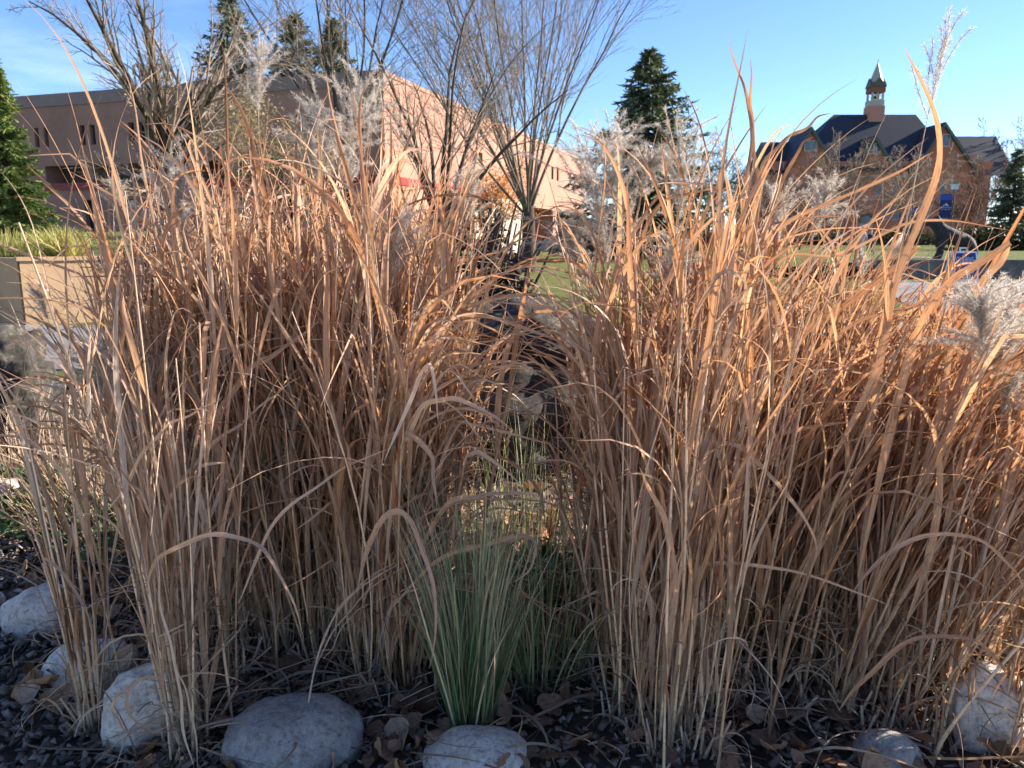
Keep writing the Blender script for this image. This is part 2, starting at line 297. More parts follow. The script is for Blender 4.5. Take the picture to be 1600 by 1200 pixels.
M['bluestone'] = stonemat('blue_grey_stone', (0.25, 0.23, 0.21), (0.43, 0.395, 0.36), (0.2, 0.185, 0.17))
M['boulder'] = stonemat('lichen_boulder', (0.018, 0.016, 0.014), (0.06, 0.054, 0.047), (0.11, 0.105, 0.09), 1.0, (7, 40, 16))

# ------------------------------------------------------------------ ribbon and tube builders
def norm(a): return a / np.maximum(np.linalg.norm(a, axis=-1, keepdims=True), 1e-9)
def tang(P):
    T = np.empty_like(P); T[:, 1:-1] = P[:, 2:] - P[:, :-2]; T[:, 0] = P[:, 1] - P[:, 0]; T[:, -1] = P[:, -1] - P[:, -2]
    return norm(T)
def ribbons(P, side, w, fold, r1, r2, g0=None):
    n, S = P.shape[:2]; T = tang(P); side = norm(side - T * np.sum(side * T, -1, keepdims=True)); nor = np.cross(T, side)
    V = np.stack([P - side * w[..., None] / 2, P - nor * (fold * w)[..., None], P + side * w[..., None] / 2], 2)
    base = (np.arange(n)[:, None] * S + np.arange(S - 1)[None]) * 3; F = []
    for c in (0, 1): F.append(np.stack([base + c, base + c + 1, base + c + 4, base + c + 3], -1).reshape(-1, 4))
    t = np.linspace(0, 1, S)[None].repeat(n, 0) if g0 is None else g0
    col = np.empty((n, S, 3, 4), np.float32); col[..., 0] = r1[:, None, None]; col[..., 1] = t[..., None]; col[..., 2] = np.array([0, 1, 0])[None, None]; col[..., 3] = r2[:, None, None]
    L = np.concatenate([np.zeros((n, 1)), np.cumsum(np.linalg.norm(np.diff(P, axis=1), axis=-1), 1)], 1)
    uv = np.empty((n, S, 3, 2), np.float32); uv[..., 0] = np.array([0, .5, 1])[None, None] + (np.arange(n) * 3.7 % 50)[:, None, None]; uv[..., 1] = L[..., None]
    return V.reshape(-1, 3), np.concatenate(F), col.reshape(-1, 4), uv.reshape(-1, 2)
def tubes(P, rad, k=5, r1=None, r2=None, cap=False):
    n, S = P.shape[:2]; T = tang(P); d = norm(P[:, -1] - P[:, 0]); ref = np.zeros((n, 3)); ref[np.arange(n), np.argmin(np.abs(d), 1)] = 1
    A = norm(np.cross(T, ref[:, None])); B = np.cross(T, A); ang = np.arange(k) * 2 * math.pi / k
    V = P[:, :, None] + rad[..., None, None] * (A[:, :, None] * np.cos(ang)[None, None, :, None] + B[:, :, None] * np.sin(ang)[None, None, :, None])
    b = (np.arange(n)[:, None] * S + np.arange(S - 1)[None]) * k; F = []
    for c in range(k):
        c2 = (c + 1) % k; F.append(np.stack([b + c, b + c2, b + k + c2, b + k + c], -1).reshape(-1, 4))
    if r1 is None: r1 = rng.random(n)
    if r2 is None: r2 = rng.random(n)
    col = np.empty((n, S, k, 4), np.float32); col[..., 0] = r1[:, None, None]; col[..., 1] = np.linspace(0, 1, S)[None, :, None]; col[..., 2] = 0; col[..., 3] = r2[:, None, None]
    L = np.concatenate([np.zeros((n, 1)), np.cumsum(np.linalg.norm(np.diff(P, axis=1), axis=-1), 1)], 1)
    uv = np.empty((n, S, k, 2), np.float32); uv[..., 0] = (np.arange(k) / k)[None, None] + (np.arange(n) * 3.7 % 50)[:, None, None]; uv[..., 1] = L[..., None]
    return V.reshape(-1, 3), np.concatenate(F), col.reshape(-1, 4), uv.reshape(-1, 2)
def merge(parts):
    V, F, C, U, n = [], [], [], [], 0
    for v, f, c, u in parts:
        V.append(v); F.append(f + n); C.append(c); U.append(u); n += len(v)
    return np.concatenate(V), np.concatenate(F), np.concatenate(C), np.concatenate(U)
def put(name, geo, mat, parent, smooth=True, origin=None):
    return mesh(name, geo[0], geo[1], mat, parent, smooth=smooth, col=geo[2], uv=geo[3], origin=origin)
def arcs(base, L, th0, th1, phi, pw, dphi, S=13, kink=None, rg=rng):
    """arching centre lines: theta from vertical grows from th0 to th1 along the blade"""
    n = len(base); t = np.linspace(0, 1, S)[None]
    th = th0[:, None] + (th1 - th0)[:, None] * t ** pw[:, None]
    if kink is not None:
        tk, dk = kink; th = th + dk[:, None] / (1 + np.exp(-(t - tk[:, None]) * 60))
    th = np.clip(th, -0.6, 3.05)
    ph = phi[:, None] + dphi[:, None] * t + 0.12 * np.sin(t * 9 + rg.random((n, 1)) * 6)
    D = np.stack([np.sin(th) * np.cos(ph), np.sin(th) * np.sin(ph), np.cos(th)], -1)
    st = (L / (S - 1))[:, None, None] * D[:, :-1]
    P = np.concatenate([np.zeros((n, 1, 3)), np.cumsum(st, 1)], 1) + base[:, None]
    side = np.stack([-np.sin(ph), np.cos(ph), np.zeros_like(ph)], -1)
    return P, side, t.repeat(n, 0)
def twistside(P, side, tw):
    T = tang(P); s = norm(side - T * np.sum(side * T, -1, keepdims=True)); n = np.cross(T, s)
    return s * np.cos(tw)[..., None] + n * np.sin(tw)[..., None]

# ------------------------------------------------------------------ setting: ground, path, lawns
def ground_h(x, y): return 0.0
g = 3000.0
mesh('ground', [[-g, -20, 0], [g, -20, 0], [g, g, 0], [-g, g, 0]], [[0, 1, 2, 3]], M['lawn'])['kind'] = 'structure'
# mulch bed: gently uneven sheet
nx, ny = 170, 120; xs = np.linspace(-5.5, 5.5, nx); ys = np.linspace(0.4, 7.2, ny)
Z = np.array([[0.016 + 0.02 * noise.noise(Vector((x * 2.2, y * 2.2, 0))) + 0.012 * noise.noise(Vector((x * 9, y * 9, 3))) for x in xs] for y in ys])
Z = np.maximum(Z, 0.004)
XX, YY = np.meshgrid(xs, ys); V = np.stack([XX, YY, Z], -1).reshape(-1, 3)
ii = (np.arange(ny - 1)[:, None] * nx + np.arange(nx - 1)[None]).ravel(); F = np.stack([ii, ii + 1, ii + nx + 1, ii + nx], -1)
mesh('mulch_bed', V, F, M['soil'], smooth=True)['kind'] = 'structure'
# concrete path
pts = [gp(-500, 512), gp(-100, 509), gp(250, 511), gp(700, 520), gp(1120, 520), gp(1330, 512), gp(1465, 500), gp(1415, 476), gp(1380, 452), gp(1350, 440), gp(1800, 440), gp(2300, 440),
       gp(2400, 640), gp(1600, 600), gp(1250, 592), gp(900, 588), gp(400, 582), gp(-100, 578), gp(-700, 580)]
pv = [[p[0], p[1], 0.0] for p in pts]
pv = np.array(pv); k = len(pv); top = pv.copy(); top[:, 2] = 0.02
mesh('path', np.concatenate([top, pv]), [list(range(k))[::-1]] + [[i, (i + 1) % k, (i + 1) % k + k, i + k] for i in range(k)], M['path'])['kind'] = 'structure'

wk = np.array([[-30, -18, .03], [30, -18, .03], [30, .75, .03], [-30, .75, .03], [30, -18, 0], [-30, -18, 0], [30, .75, 0], [-30, .75, 0]])
mesh('added_bounce_walkway', wk, [[0, 1, 2, 3], [3, 2, 6, 7], [0, 3, 7, 5], [1, 0, 5, 4], [2, 1, 4, 6]], M['walk'])['kind'] = 'structure'  # unseen pale paving behind the camera, added to bounce sunlight into the grasses
# raised lawn behind the tan retaining wall
P1 = np.array([at(40, 500, 12.0)[0], 12.0]); uR = np.array([math.cos(R(34)), math.sin(R(34))]); uL = np.array([-math.cos(R(14)), math.sin(R(14))])
P2 = P1 + uR * 5.2; P0 = P1 + uL * 9
WTOP = 1.05
loft = [P0 - [20, -3], P0, P1, P1 + uR * 2.6, P2, P2 + [1.5, 0.9], P2 + [3.5, 2.5]]; fall = [1, 1, 1, 1, 1, 0.55, -0.05]
tt = [0, 0.3, 2, 5, 10, 18, 28, 40, 60, 90, 140]; V, F = [], []
for i, (p, f) in enumerate(zip(loft, fall)):
    for t_ in tt: V.append([p[0] + 0.0 * t_, p[1] + 0.22 + t_, (WTOP - 0.03 + 0.95 * min(1, t_ / 38) ** 0.9) * f if f > 0 else -0.1])
# widen the raised ground towards the back
V = np.array(V); nt_ = len(tt)
for i in range(len(loft)):
    for j in range(nt_): V[i * nt_ + j, 0] += (tt[j] * (-0.08 if i < 5 else (-0.02 if i == 5 else 0.02)))
F = [[i * nt_ + j, (i + 1) * nt_ + j, (i + 1) * nt_ + j + 1, i * nt_ + j + 1] for i in range(len(loft) - 1) for j in range(nt_ - 1)]
mesh('lawn_bank', V, F, M['lawn'], smooth=True)['kind'] = 'structure'
def terr(x, y):   # height of the raised lawn near the building
    return WTOP - 0.03 + 0.95 * min(1, max(0, (y - 12.5) / 38)) ** 0.9
# raised lawn behind the low grey wall at the plaza
WX = at(1368, 430, 27)[0]
V = np.array([[WX, 27.3, 0.6], [90, 27.3, 0.6], [160, 400, 0.7], [WX, 400, 0.7], [WX - 7, 30, -0.05], [WX - 9, 400, 0.1]])
mesh('lawn_terrace', V, [[0, 1, 2, 3], [4, 0, 3, 5]], M['lawn'])['kind'] = 'structure'
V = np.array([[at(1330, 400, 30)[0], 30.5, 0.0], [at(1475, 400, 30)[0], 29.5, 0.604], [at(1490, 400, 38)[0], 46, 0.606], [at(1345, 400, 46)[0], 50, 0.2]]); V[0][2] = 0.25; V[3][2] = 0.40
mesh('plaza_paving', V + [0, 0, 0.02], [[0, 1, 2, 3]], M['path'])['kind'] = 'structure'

# retaining walls
rw = empty('retaining_wall', (P1[0], P1[1], 0), 'tan stone-slab retaining wall holding up the lawn in front of the brown building', 'wall')
mesh('wall_face', *join([obox(P1, uR, a_ + .004, a_ + w_ - .004, -0.3, 0.0, 0, WTOP - .06) for a_, w_ in ((0, 1.3), (1.3, 1.3), (2.6, 1.3), (3.9, 1.3))]), M['sandstone'], rw)
mesh('coping', *obox(P1, uR, -.03, 5.25, -0.33, 0.03, WTOP - .057, WTOP), M['sandstone'], rw)
v, f = obox(P1, -uL, -9.0, -0.04, -0.3, 0.0, 0, WTOP - 0.01)
mesh('return_wall', v, f, M['sandstone'], rw)
v1 = obox(P1, -uL, -0.62, -0.5, 0.002, 0.05, 0, WTOP - 0.012)
mesh('pilaster', *v1, M['sandstone'], rw)
lw = empty('low_wall', (WX, 27, 0), 'low dark grey wall edging the plaza behind the sandwich board', 'wall')
segs = []
for i in range(14):
    segs.append(box(WX + i * 3.0, WX + i * 3.0 + 2.97, 27.0, 27.4, 0, 0.58))
mesh('wall_block', *join(segs), M['rockwall'], lw)
mesh('wall_coping', *box(WX - 0.05, WX + 42.05, 26.95, 27.45, 0.583, 0.66), M['rockwall'], lw)

# ------------------------------------------------------------------ facades
def facade(O, u, s0, s1, z0, z1, holes, depth=0.25):
    """wall sheet with real recessed openings; returns V,F,uv"""
    n = np.array([u[1], -u[0]]); ss = sorted({s0, s1, *[h[0] for h in holes], *[h[1] for h in holes]}); zs = sorted({z0, z1, *[h[2] for h in holes], *[h[3] for h in holes]})
    V, F, U = [], [], []
    def vp(s, z, d=0): return [O[0] + u[0] * s + n[0] * d, O[1] + u[1] * s + n[1] * d, z]
    def quad(a): 
        b = len(V); V.extend([vp(*q) for q in a]); U.extend([(q[0] + (q[2] if len(q) > 2 else 0), q[1]) for q in a]); F.append([b, b + 1, b + 2, b + 3])
    for i in range(len(ss) - 1):
        for j in range(len(zs) - 1):
            cs, cz = (ss[i] + ss[i + 1]) / 2, (zs[j] + zs[j + 1]) / 2
            if any(h[0] < cs < h[1] and h[2] < cz < h[3] for h in holes): continue
            quad([(ss[i], zs[j]), (ss[i + 1], zs[j]), (ss[i + 1], zs[j + 1]), (ss[i], zs[j + 1])])
    for h in holes:
        d = -(h[4] if len(h) > 4 else depth); a, b, c, e = h[:4]
        quad([(a, c, 0), (a, c, d), (a, e, d), (a, e, 0)]); quad([(b, c, d), (b, c, 0), (b, e, 0), (b, e, d)])
        quad([(a, e, 0), (a, e, d), (b, e, d), (b, e, 0)]); quad([(a, c, d), (a, c, 0), (b, c, 0), (b, c, d)])
    return V, F, U
def window(O, u, h, parent, gm, fm, mull=0, fw=0.07, depth=0.25):
    d = -(h[4] if len(h) > 4 else depth); a, b, c, e = h[:4]
    w = mesh('window', *obox(O, u, a + 0.003, b - 0.003, d - 0.02, d + 0.02, c + 0.003, e - 0.003), gm, parent)
    fr = [obox(O, u, a + 0.004, b - 0.004, d + 0.021, d + 0.07, e - fw, e - 0.004), obox(O, u, a + 0.004, b - 0.004, d + 0.021, d + 0.07, c + 0.004, c + fw),
          obox(O, u, a + 0.004, a + fw, d + 0.022, d + 0.069, c + fw, e - fw), obox(O, u, b - fw, b - 0.004, d + 0.022, d + 0.069, c + fw, e - fw)]
    if mull: m_ = (a + b) / 2; fr.append(obox(O, u, m_ - fw / 2, m_ + fw / 2, d + 0.023, d + 0.068, c + fw, e - fw))
    v, f = join(fr); mesh('window_frame', v, f, fm, w, origin=tuple(world_loc(w)))
    return w
def hit(O, u, x, y):
    """photo pixel -> (s, z) on the vertical plane through O along u"""
    n = np.array([u[1], -u[0]]); r = ray(x, y); k = (O[0] * n[0] + O[1] * n[1]) / (r[0] * n[0] + r[1] * n[1])
    p = r * k; return float((p[0] - O[0]) * u[0] + (p[1] - O[1]) * u[1]), float(p[2] + CH)

# brown brick museum-like block
HA = 11.0
c0 = at(598, 110, 1.0); FC = HA / (c0[2] - CH); C0 = at(598, 110, FC)[:2]
q = at(40, 151, 1.0); FQ = HA / (q[2] - CH); CQ = at(40, 151, FQ)[:2]
uF = (C0 - CQ) / np.linalg.norm(C0 - CQ)          # along the shaded front, towards the corner (+s)
uS = np.array([-uF[1], uF[0]])                    # along the sunlit side, away from the camera
TOPZ = HA + CH; gz = 1.0
bA = empty('brick_building', (C0[0], C0[1], 0), 'long flat-roofed brown brick building with dark red band and narrow paired windows', 'building')
O1 = CQ - uF * 4.0; LF = float(np.linalg.norm(C0 - O1))
def HA_(x, y): return hit(O1, uF, x, y)
def rectA(x0, y0, x1, y1, dep=0.35):
    a, za = HA_(x0, y0); b, zb = HA_(x1, y1); return [a, b, min(za, zb), max(za, zb), dep]
wins = [rectA(52.5, 200, 62.5, 230), rectA(67.5, 200, 77, 230), rectA(123.5, 196, 134, 222), rectA(139.5, 195, 150, 222), rectA(200, 192, 211, 219), rectA(216, 191, 227, 218),
        rectA(290, 187, 300, 214), rectA(306, 187, 316, 214), rectA(462, 180, 473, 206), rectA(479, 179, 491, 206), rectA(540, 176, 551, 204)]
zw0, zw1 = wins[0][2], wins[0][3]
for w_ in wins: w_[2], w_[3] = zw0, zw1
zb1 = HA_(100, 287)[1]; zb0 = HA_(100, 298)[1]; zr1 = HA_(100, 259)[1]
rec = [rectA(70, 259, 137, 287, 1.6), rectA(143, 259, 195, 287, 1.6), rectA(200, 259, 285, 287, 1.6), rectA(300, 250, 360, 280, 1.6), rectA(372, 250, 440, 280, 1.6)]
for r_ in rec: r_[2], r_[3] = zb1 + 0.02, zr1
low = [[LF - 26, LF - 24.6, 1.9, 4.4, 0.4], [LF - 22.5, LF - 21, 1.9, 4.4, 0.4], [LF - 14, LF - 11, 1.2, 4.3, 0.6], [LF - 8, LF - 5, 1.2, 4.3, 0.6]]
V, F, U = facade(O1, uF, 0, LF, 0, TOPZ, wins + rec + low); mesh('front_wall', V, F, M['brickA'], bA, uv=U)
for w_ in wins + low: window(O1, uF, w_, bA, M['glass'], M['recess'], 0, 0.06)
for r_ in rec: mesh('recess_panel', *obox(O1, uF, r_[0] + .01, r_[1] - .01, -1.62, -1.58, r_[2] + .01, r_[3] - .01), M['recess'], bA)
mesh('front_band', *obox(O1, uF, 0, LF + 0.06, 0.004, 0.06, zb0, zb1), M['redband'], bA)
mesh('front_coping', *obox(O1, uF, -0.05, LF + 0.1, 0.003, 0.1, TOPZ - 0.85, TOPZ + 0.05), M['coping'], bA)
LS = 62.0
def HS_(x, y): return hit(C0, uS, x, y)
sh = [[HS_(738, 238)[0], HS_(743, 238)[0], HS_(740, 252)[1], HS_(740, 235)[1], 0.3], [HS_(748, 238)[0], HS_(754, 238)[0], HS_(740, 252)[1], HS_(740, 235)[1], 0.3]]
for s_ in (34, 36.5, 43, 45.5, 52, 54.5): sh.append([s_, s_ + 1.0, zw0, zw1, 0.3])
sl_ = [[30, 44, 0.5, zb0 - 0.2, 3.0], [46, 60, 0.5, zb0 - 0.2, 3.0]]
V, F, U = facade(C0, uS, 0, LS, 0, TOPZ, sh + sl_); mesh('side_wall', V, F, M['brickA'], bA, uv=U)
for w_ in sh: window(C0, uS, w_, bA, M['glass'], M['recess'], 0, 0.06)
for w_ in sl_: mesh('recess_panel', *obox(C0, uS, w_[0] + .01, w_[1] - .01, -3.02, -2.98, w_[2] + .01, w_[3] - .01), M['recess'], bA)
mesh('side_band', *obox(C0, uS, -0.055, 22, 0.005, 0.09, zb0, zb1), M['redband'], bA)
mesh('side_coping', *obox(C0, uS, 0.0, LS, 0.003, 0.07, TOPZ - 0.25, TOPZ + 0.05), M['brickA'], bA)
nS = np.array([uS[1], -uS[0]])
mesh('roof', np.array([[*(O1), TOPZ - 0.3], [*C0, TOPZ - 0.3], [*(C0 + uS * LS), TOPZ - 0.3], [*(O1 + uS * LS), TOPZ - 0.3]]), [[0, 1, 2, 3]], M['coping'], bA)
v, f = join([obox(C0, uS, 9, 24, 0.0, 3.0, 0, zb0 - 0.35)])
mesh('entrance_wing', v, f, M['cream'], bA)

# brick hall with steep slate roof and bell tower
YM = 140.0; gM = 0.66
bM = empty('brick_hall', (at(1370, 380, YM)[0], YM, gM), 'red brick hall with steep dark slate roof, gables and a slim bell tower', 'building')
def pm(x, y, Y=YM): p = at(x, y, Y); return float(p[0]), float(p[2])
uM = np.array([1.0, 0.0])
def rM(x0, y0, x1, y1, Y=YM):
    a, z1 = pm(x0, y0, Y); b, z0 = pm(x1, y1, Y); return [a, b, z0, z1, 0.25]
xl, _ = pm(1192, 300); xr, _ = pm(1546, 300); _, ze = pm(1370, 268)
row1 = [rM(x - 4.5, 252, x + 4.5, 268.5) for x in (1203, 1220, 1240, 1256, 1273, 1351, 1363, 1374, 1385)]
row1 += [rM(x - 5, 243, x + 5, 261) for x in ()]
row2 = [rM(x - 4.5, 284, x + 4.5, 306) for x in (1203, 1222, 1242, 1258, 1276, 1298, 1320, 1341, 1374, 1400, 1424, 1446, 1472, 1490, 1512, 1532)]
row3 = [rM(x - 4.5, 322, x + 4.5, 344) for x in (1203, 1222, 1242, 1258, 1276, 1298, 1320, 1386, 1400, 1424, 1446, 1472, 1490, 1512, 1532)]
row4 = [rM(x - 5, 358, x + 5, 372) for x in (1210, 1240, 1276, 1310, 1410, 1440, 1480, 1520)]
ent = rM(1343, 348, 1364, 359)
hm = row1 + row2 + row3 + row4 + [ent]
V, F, U = facade(np.array([0, YM]), uM, xl, xr, 0.0, ze, hm); mesh('front_wall', V, F, M['brickM'], bM, uv=U)
for w_ in row1 + row2 + row3 + row4: window(np.array([0, YM]), uM, w_, bM, M['glassm'], M['wood'], 0, 0.16)
window(np.array([0, YM]), uM, ent, bM, M['glassb'], M['wood'], 1, 0.2)
# arch above entrance
cx_, cz_ = pm(1353.5, 348); rr = (ent[1] - ent[0]) / 2
V = [[cx_, YM - 0.06, cz_]] + [[cx_ + rr * math.cos(a), YM - 0.06, cz_ + rr * math.sin(a)] for a in np.linspace(0, math.pi, 17)]
mesh('fanlight', V, [[0, i, i + 1][::-1] for i in range(1, 17)], M['glassm'], bM)
ar = []
for a0, a1 in zip(np.linspace(0, math.pi, 17)[:-1], np.linspace(0, math.pi, 17)[1:]):
    q_ = [[cx_ + r_ * math.cos(a), y_, cz_ + r_ * math.sin(a)] for y_ in (YM - 0.25, YM - 0.02) for r_, a in ((rr, a0), (rr * 1.35, a0), (rr * 1.35, a1), (rr, a1))]
    ar.append((q_, [[0, 1, 2, 3], [4, 7, 6, 5], [0, 4, 5, 1], [2, 6, 7, 3], [1, 5, 6, 2], [0, 3, 7, 4]]))
mesh('entrance_arch', *join(ar), M['brickG'], bM)
DM = 16.0
mesh('side_wall', *join([box(xl, xl + 0.3, YM + 0.01, YM + DM, 0, ze), box(xr - 0.3, xr, YM + 0.01, YM + DM, 0, ze), box(xl + .3, xr - .3, YM + DM - .3, YM + DM, 0, ze)]), M['brickM'], bM)
mesh('plinth', *box(xl - 0.15, xr + 0.15, YM - 0.2, YM - 0.003, 0, pm(1300, 376)[1]), M['stone'], bM)
mesh('stone_course', *join([box(xl - 0.05, xr + 0.05, YM - 0.12, YM - 0.004, z_, z_ + 0.3) for z_ in (pm(1300, 313)[1], pm(1300, 277)[1])]), M['stone'], bM)
def roofblock(name, xa, xb, xra, xrb, zeave, zr, ya, yb, ov=0.7, th=0.3):
    ym_ = (ya + yb) / 2
    V = [[xa - ov, ya - ov, zeave], [xb + ov, ya - ov, zeave], [xb + ov, yb + ov, zeave], [xa - ov, yb + ov, zeave], [xra, ym_, zr], [xrb, ym_, zr]]
    F = [[0, 1, 5, 4], [2, 3, 4, 5], [1, 2, 5], [3, 0, 4], [3, 2, 1, 0]]
    return mesh(name, V, F, M['slate'], bM)
xra, zr = pm(1303, 179, YM + DM / 2); xrb, _ = pm(1431, 179, YM + DM / 2)
xa_, zc_ = pm(1238, 268); xb_, _ = pm(1494, 268)
main_roof = roofblock('roof', xa_, xb_, xra, xrb, ze + 0.01, zr, YM, YM + DM)
# side wings' roofs (slope towards us, gable at the outer ends)
for (p0, p1, yr) in (((1189), (1262), 222), ((1478), (1556), 213)):
    a_, zr_ = pm(p0, yr, YM + 6); b_, _ = pm(p1, yr, YM + 6); zb_ = pm(1300, 274)[1]
    V = [[a_, YM - 0.9, zb_], [b_, YM - 0.9, zb_], [b_, YM + 6, zr_], [a_, YM + 6, zr_], [b_, YM + DM, zb_ + 1], [a_, YM + DM, zb_ + 1]]
    mesh('wing_roof', V, [[0, 1, 2, 3], [3, 2, 4, 5], [0, 3, 5], [1, 4, 2]], M['slate'], bM)
def gable(xc, yap, xL, xR, yb, wins_, ydep=-0.45, wallx=None):
    """cross gable: triangular face with roof planes running back into the main roof"""
    ax, az = pm(xc, yap, YM + ydep); l, zb = pm(xL, yb, YM + ydep); r, _ = pm(xR, yb, YM + ydep); Y0 = YM + ydep
    holes = [rM(*w_, Y=Y0) for w_ in wins_]
    zt = max([zb] + [h[3] + 0.25 for h in holes]); 
    m_ = 0.93
    V = [[l * m_ + ax * (1 - m_), Y0, zb], [r * m_ + ax * (1 - m_), Y0, zb], [ax, Y0, az * m_ + zb * (1 - m_)]]
    gb = mesh('gable_wall', V, [[0, 1, 2]], M['brickG'], bM, uv=[(v[0], v[2]) for v in V])
    for h in holes:
        w = mesh('window', *box(h[0], h[1], Y0 - 0.09, Y0 - 0.004, h[2], h[3]), M['glassm'], bM)
        fw = 0.15
        mesh('window_frame', *join([box(h[0] - fw, h[0], Y0 - 0.16, Y0 - 0.005, h[2] - fw, h[3] + fw), box(h[1], h[1] + fw, Y0 - 0.16, Y0 - 0.005, h[2] - fw, h[3] + fw),
                                   box(h[0], h[1], Y0 - 0.158, Y0 - 0.006, h[3], h[3] + fw), box(h[0], h[1], Y0 - 0.158, Y0 - 0.006, h[2] - fw, h[2])]), M['wood'], w, origin=tuple(world_loc(w)))
    B = 9.0; th = 0.35
    V = [[l, Y0 - 0.6, zb], [ax, Y0 - 0.6, az], [r, Y0 - 0.6, zb], [l, Y0 + B, zb], [ax, Y0 + B, az], [r, Y0 + B, zb],
         [l, Y0 - 0.6, zb - th], [ax, Y0 - 0.6, az - th * 1.5], [r, Y0 - 0.6, zb - th], [l, Y0 + B, zb - th], [ax, Y0 + B, az - th * 1.5], [r, Y0 + B, zb - th]]
    mesh('gable_roof', V, [[0, 1, 4, 3], [1, 2, 5, 4], [6, 9, 10, 7], [7, 10, 11, 8], [0, 3, 9, 6], [2, 8, 11, 5], [3, 4, 10, 9], [4, 5, 11, 10]], M['slate'], bM)
    e = 0.35
    V = [[l, Y0 - 0.62, zb], [ax, Y0 - 0.62, az], [r, Y0 - 0.62, zb], [l + e, Y0 - 0.62, zb - th * 1.2], [ax, Y0 - 0.62, az - th * 2.2], [r - e, Y0 - 0.62, zb - th * 1.2]]
    mesh('bargeboard', V, [[0, 3, 4, 1], [1, 4, 5, 2]], M['trim'], bM)
    return l, r, zb, Y0
def bay(x0, x1, ytop, rows, Y0, name='bay_wall'):
    a, zt = pm(x0, ytop, Y0); b, _ = pm(x1, ytop, Y0); hs = [rM(*w_, Y=Y0) for w_ in rows]
    V, F, U = facade(np.array([0, Y0]), uM, a, b, 0.0, zt, hs, 0.2); mesh(name, V, F, M['brickM'], bM, uv=U)
    mesh('bay_side', *join([box(a - 0.05, a, Y0 + 0.01, YM + 5, 0, zt), box(b, b + 0.05, Y0 + 0.01, YM + 5, 0, zt)]), M['brickM'], bM)
    for h in hs: window(np.array([0, Y0]), uM, h, bM, M['glassm'], M['wood'], 0, 0.14)
gable(1267, 198, 1229, 1306, 262, [(1258, 221, 1265, 235), (1268, 221, 1275, 235)], -1.6)
bay(1235, 1300, 258, [(x - 4.5, 247, x + 4.5, 257.5) for x in (1242, 1255, 1272, 1290)] + [(x - 4.5, 284, x + 4.5, 304) for x in (1245, 1262, 1280)] + [(x - 4.5, 322, x + 4.5, 344) for x in (1245, 1262, 1280)], YM - 1.5)
gable(1367, 212, 1336, 1398, 262, [(1355, 225, 1363, 239), (1367, 225, 1375, 239)], -1.4)
gable(1475, 191, 1426, 1526, 267, [(1473, 211, 1482, 228)], -1.6)
bay(1434, 1518, 263, [(x - 4.5, 241, x + 4.5, 260) for x in (1458, 1478, 1494)] + [(x - 4.5, 281, x + 4.5, 303) for x in (1474, 1491)] + [(x - 4.5, 322, x + 4.5, 344) for x in (1450, 1474, 1500)], YM - 1.5)
# bell tower
tx, _ = pm(1366, 170, YM + DM / 2); Yt = YM + DM / 2; hw = 1.3
def tz(y): return pm(1366, y, Yt)[1]
mesh('tower_base', *box(tx - 1.35, tx + 1.35, Yt - 1.35, Yt + 1.35, tz(192), tz(167)), M['brickM'], bM, uv=None)
mesh('tower_stage', *box(tx - 1.22, tx + 1.22, Yt - 1.22, Yt + 1.22, tz(167) + .004, tz(158)), M['stone'], bM)
cols = [box(tx + a * 0.95 - .16, tx + a * 0.95 + .16, Yt + b_ * 0.95 - .16, Yt + b_ * .95 + .16, tz(158) + .004, tz(146)) for a in (-1, 1) for b_ in (-1, 1)] + [box(tx - .12, tx + .12, Yt - 1.06, Yt - .84, tz(158) + .004, tz(146))]
mesh('belfry_post', *join(cols), M['stone'], bM)
mesh('belfry_rail', *join([box(tx - 1.1, tx + 1.1, Yt - 1.15, Yt - 1.08, tz(152), tz(151)), box(tx - 1.1, tx + 1.1, Yt - 1.15, Yt - 1.08, tz(157.5), tz(156))]), M['wood'], bM)
bell_v = []; prof = [(0.0, .75), (.22, .72), (.3, .5), (.36, .2), (.52, 0.0), (.5, -.02)]
for r_, h_ in prof: bell_v += [[tx + r_ * math.cos(a), Yt + r_ * math.sin(a), tz(156) + h_ + 0.1] for a in np.linspace(0, 2 * math.pi, 13)[:-1]]
mesh('bell', bell_v, [[i * 12 + j, i * 12 + (j + 1) % 12, (i + 1) * 12 + (j + 1) % 12, (i + 1) * 12 + j] for i in range(5) for j in range(12)], M['bronze'], bM, smooth=True)
mesh('tower_head', *box(tx - 1.25, tx + 1.25, Yt - 1.25, Yt + 1.25, tz(146) + .004, tz(130)), M['brickG'], bM)
gl = []
for k_ in range(4):
    a = k_ * math.pi / 2; ca, sa = math.cos(a), math.sin(a)
    tri = [(-1.35, -1.42, tz(137)), (1.35, -1.42, tz(137)), (0, -1.42, tz(123)), (0, 0.3, tz(123)), (-1.35, -1.0, tz(137)), (1.35, -1.0, tz(137))]
    gl.append(([[tx + x_ * ca - y_ * sa, Yt + x_ * sa + y_ * ca, z_] for x_, y_, z_ in tri], [[0, 1, 2], [0, 2, 3, 4], [1, 5, 3, 2]]))
mesh('tower_gablet', *join(gl), M['trim'], bM)
sv = [[tx + 1.3 * math.cos(a), Yt + 1.3 * math.sin(a), tz(131)] for a in np.linspace(0, 2 * math.pi, 9)[:-1] + math.pi / 8] + [[tx, Yt, tz(96)]]
mesh('spire', sv, [[i, (i + 1) % 8, 8] for i in range(8)], M['spire'], bM)
mesh('finial', *box(tx - .05, tx + .05, Yt - .05, Yt + .05, tz(96.5), tz(93)), M['spire'], bM)

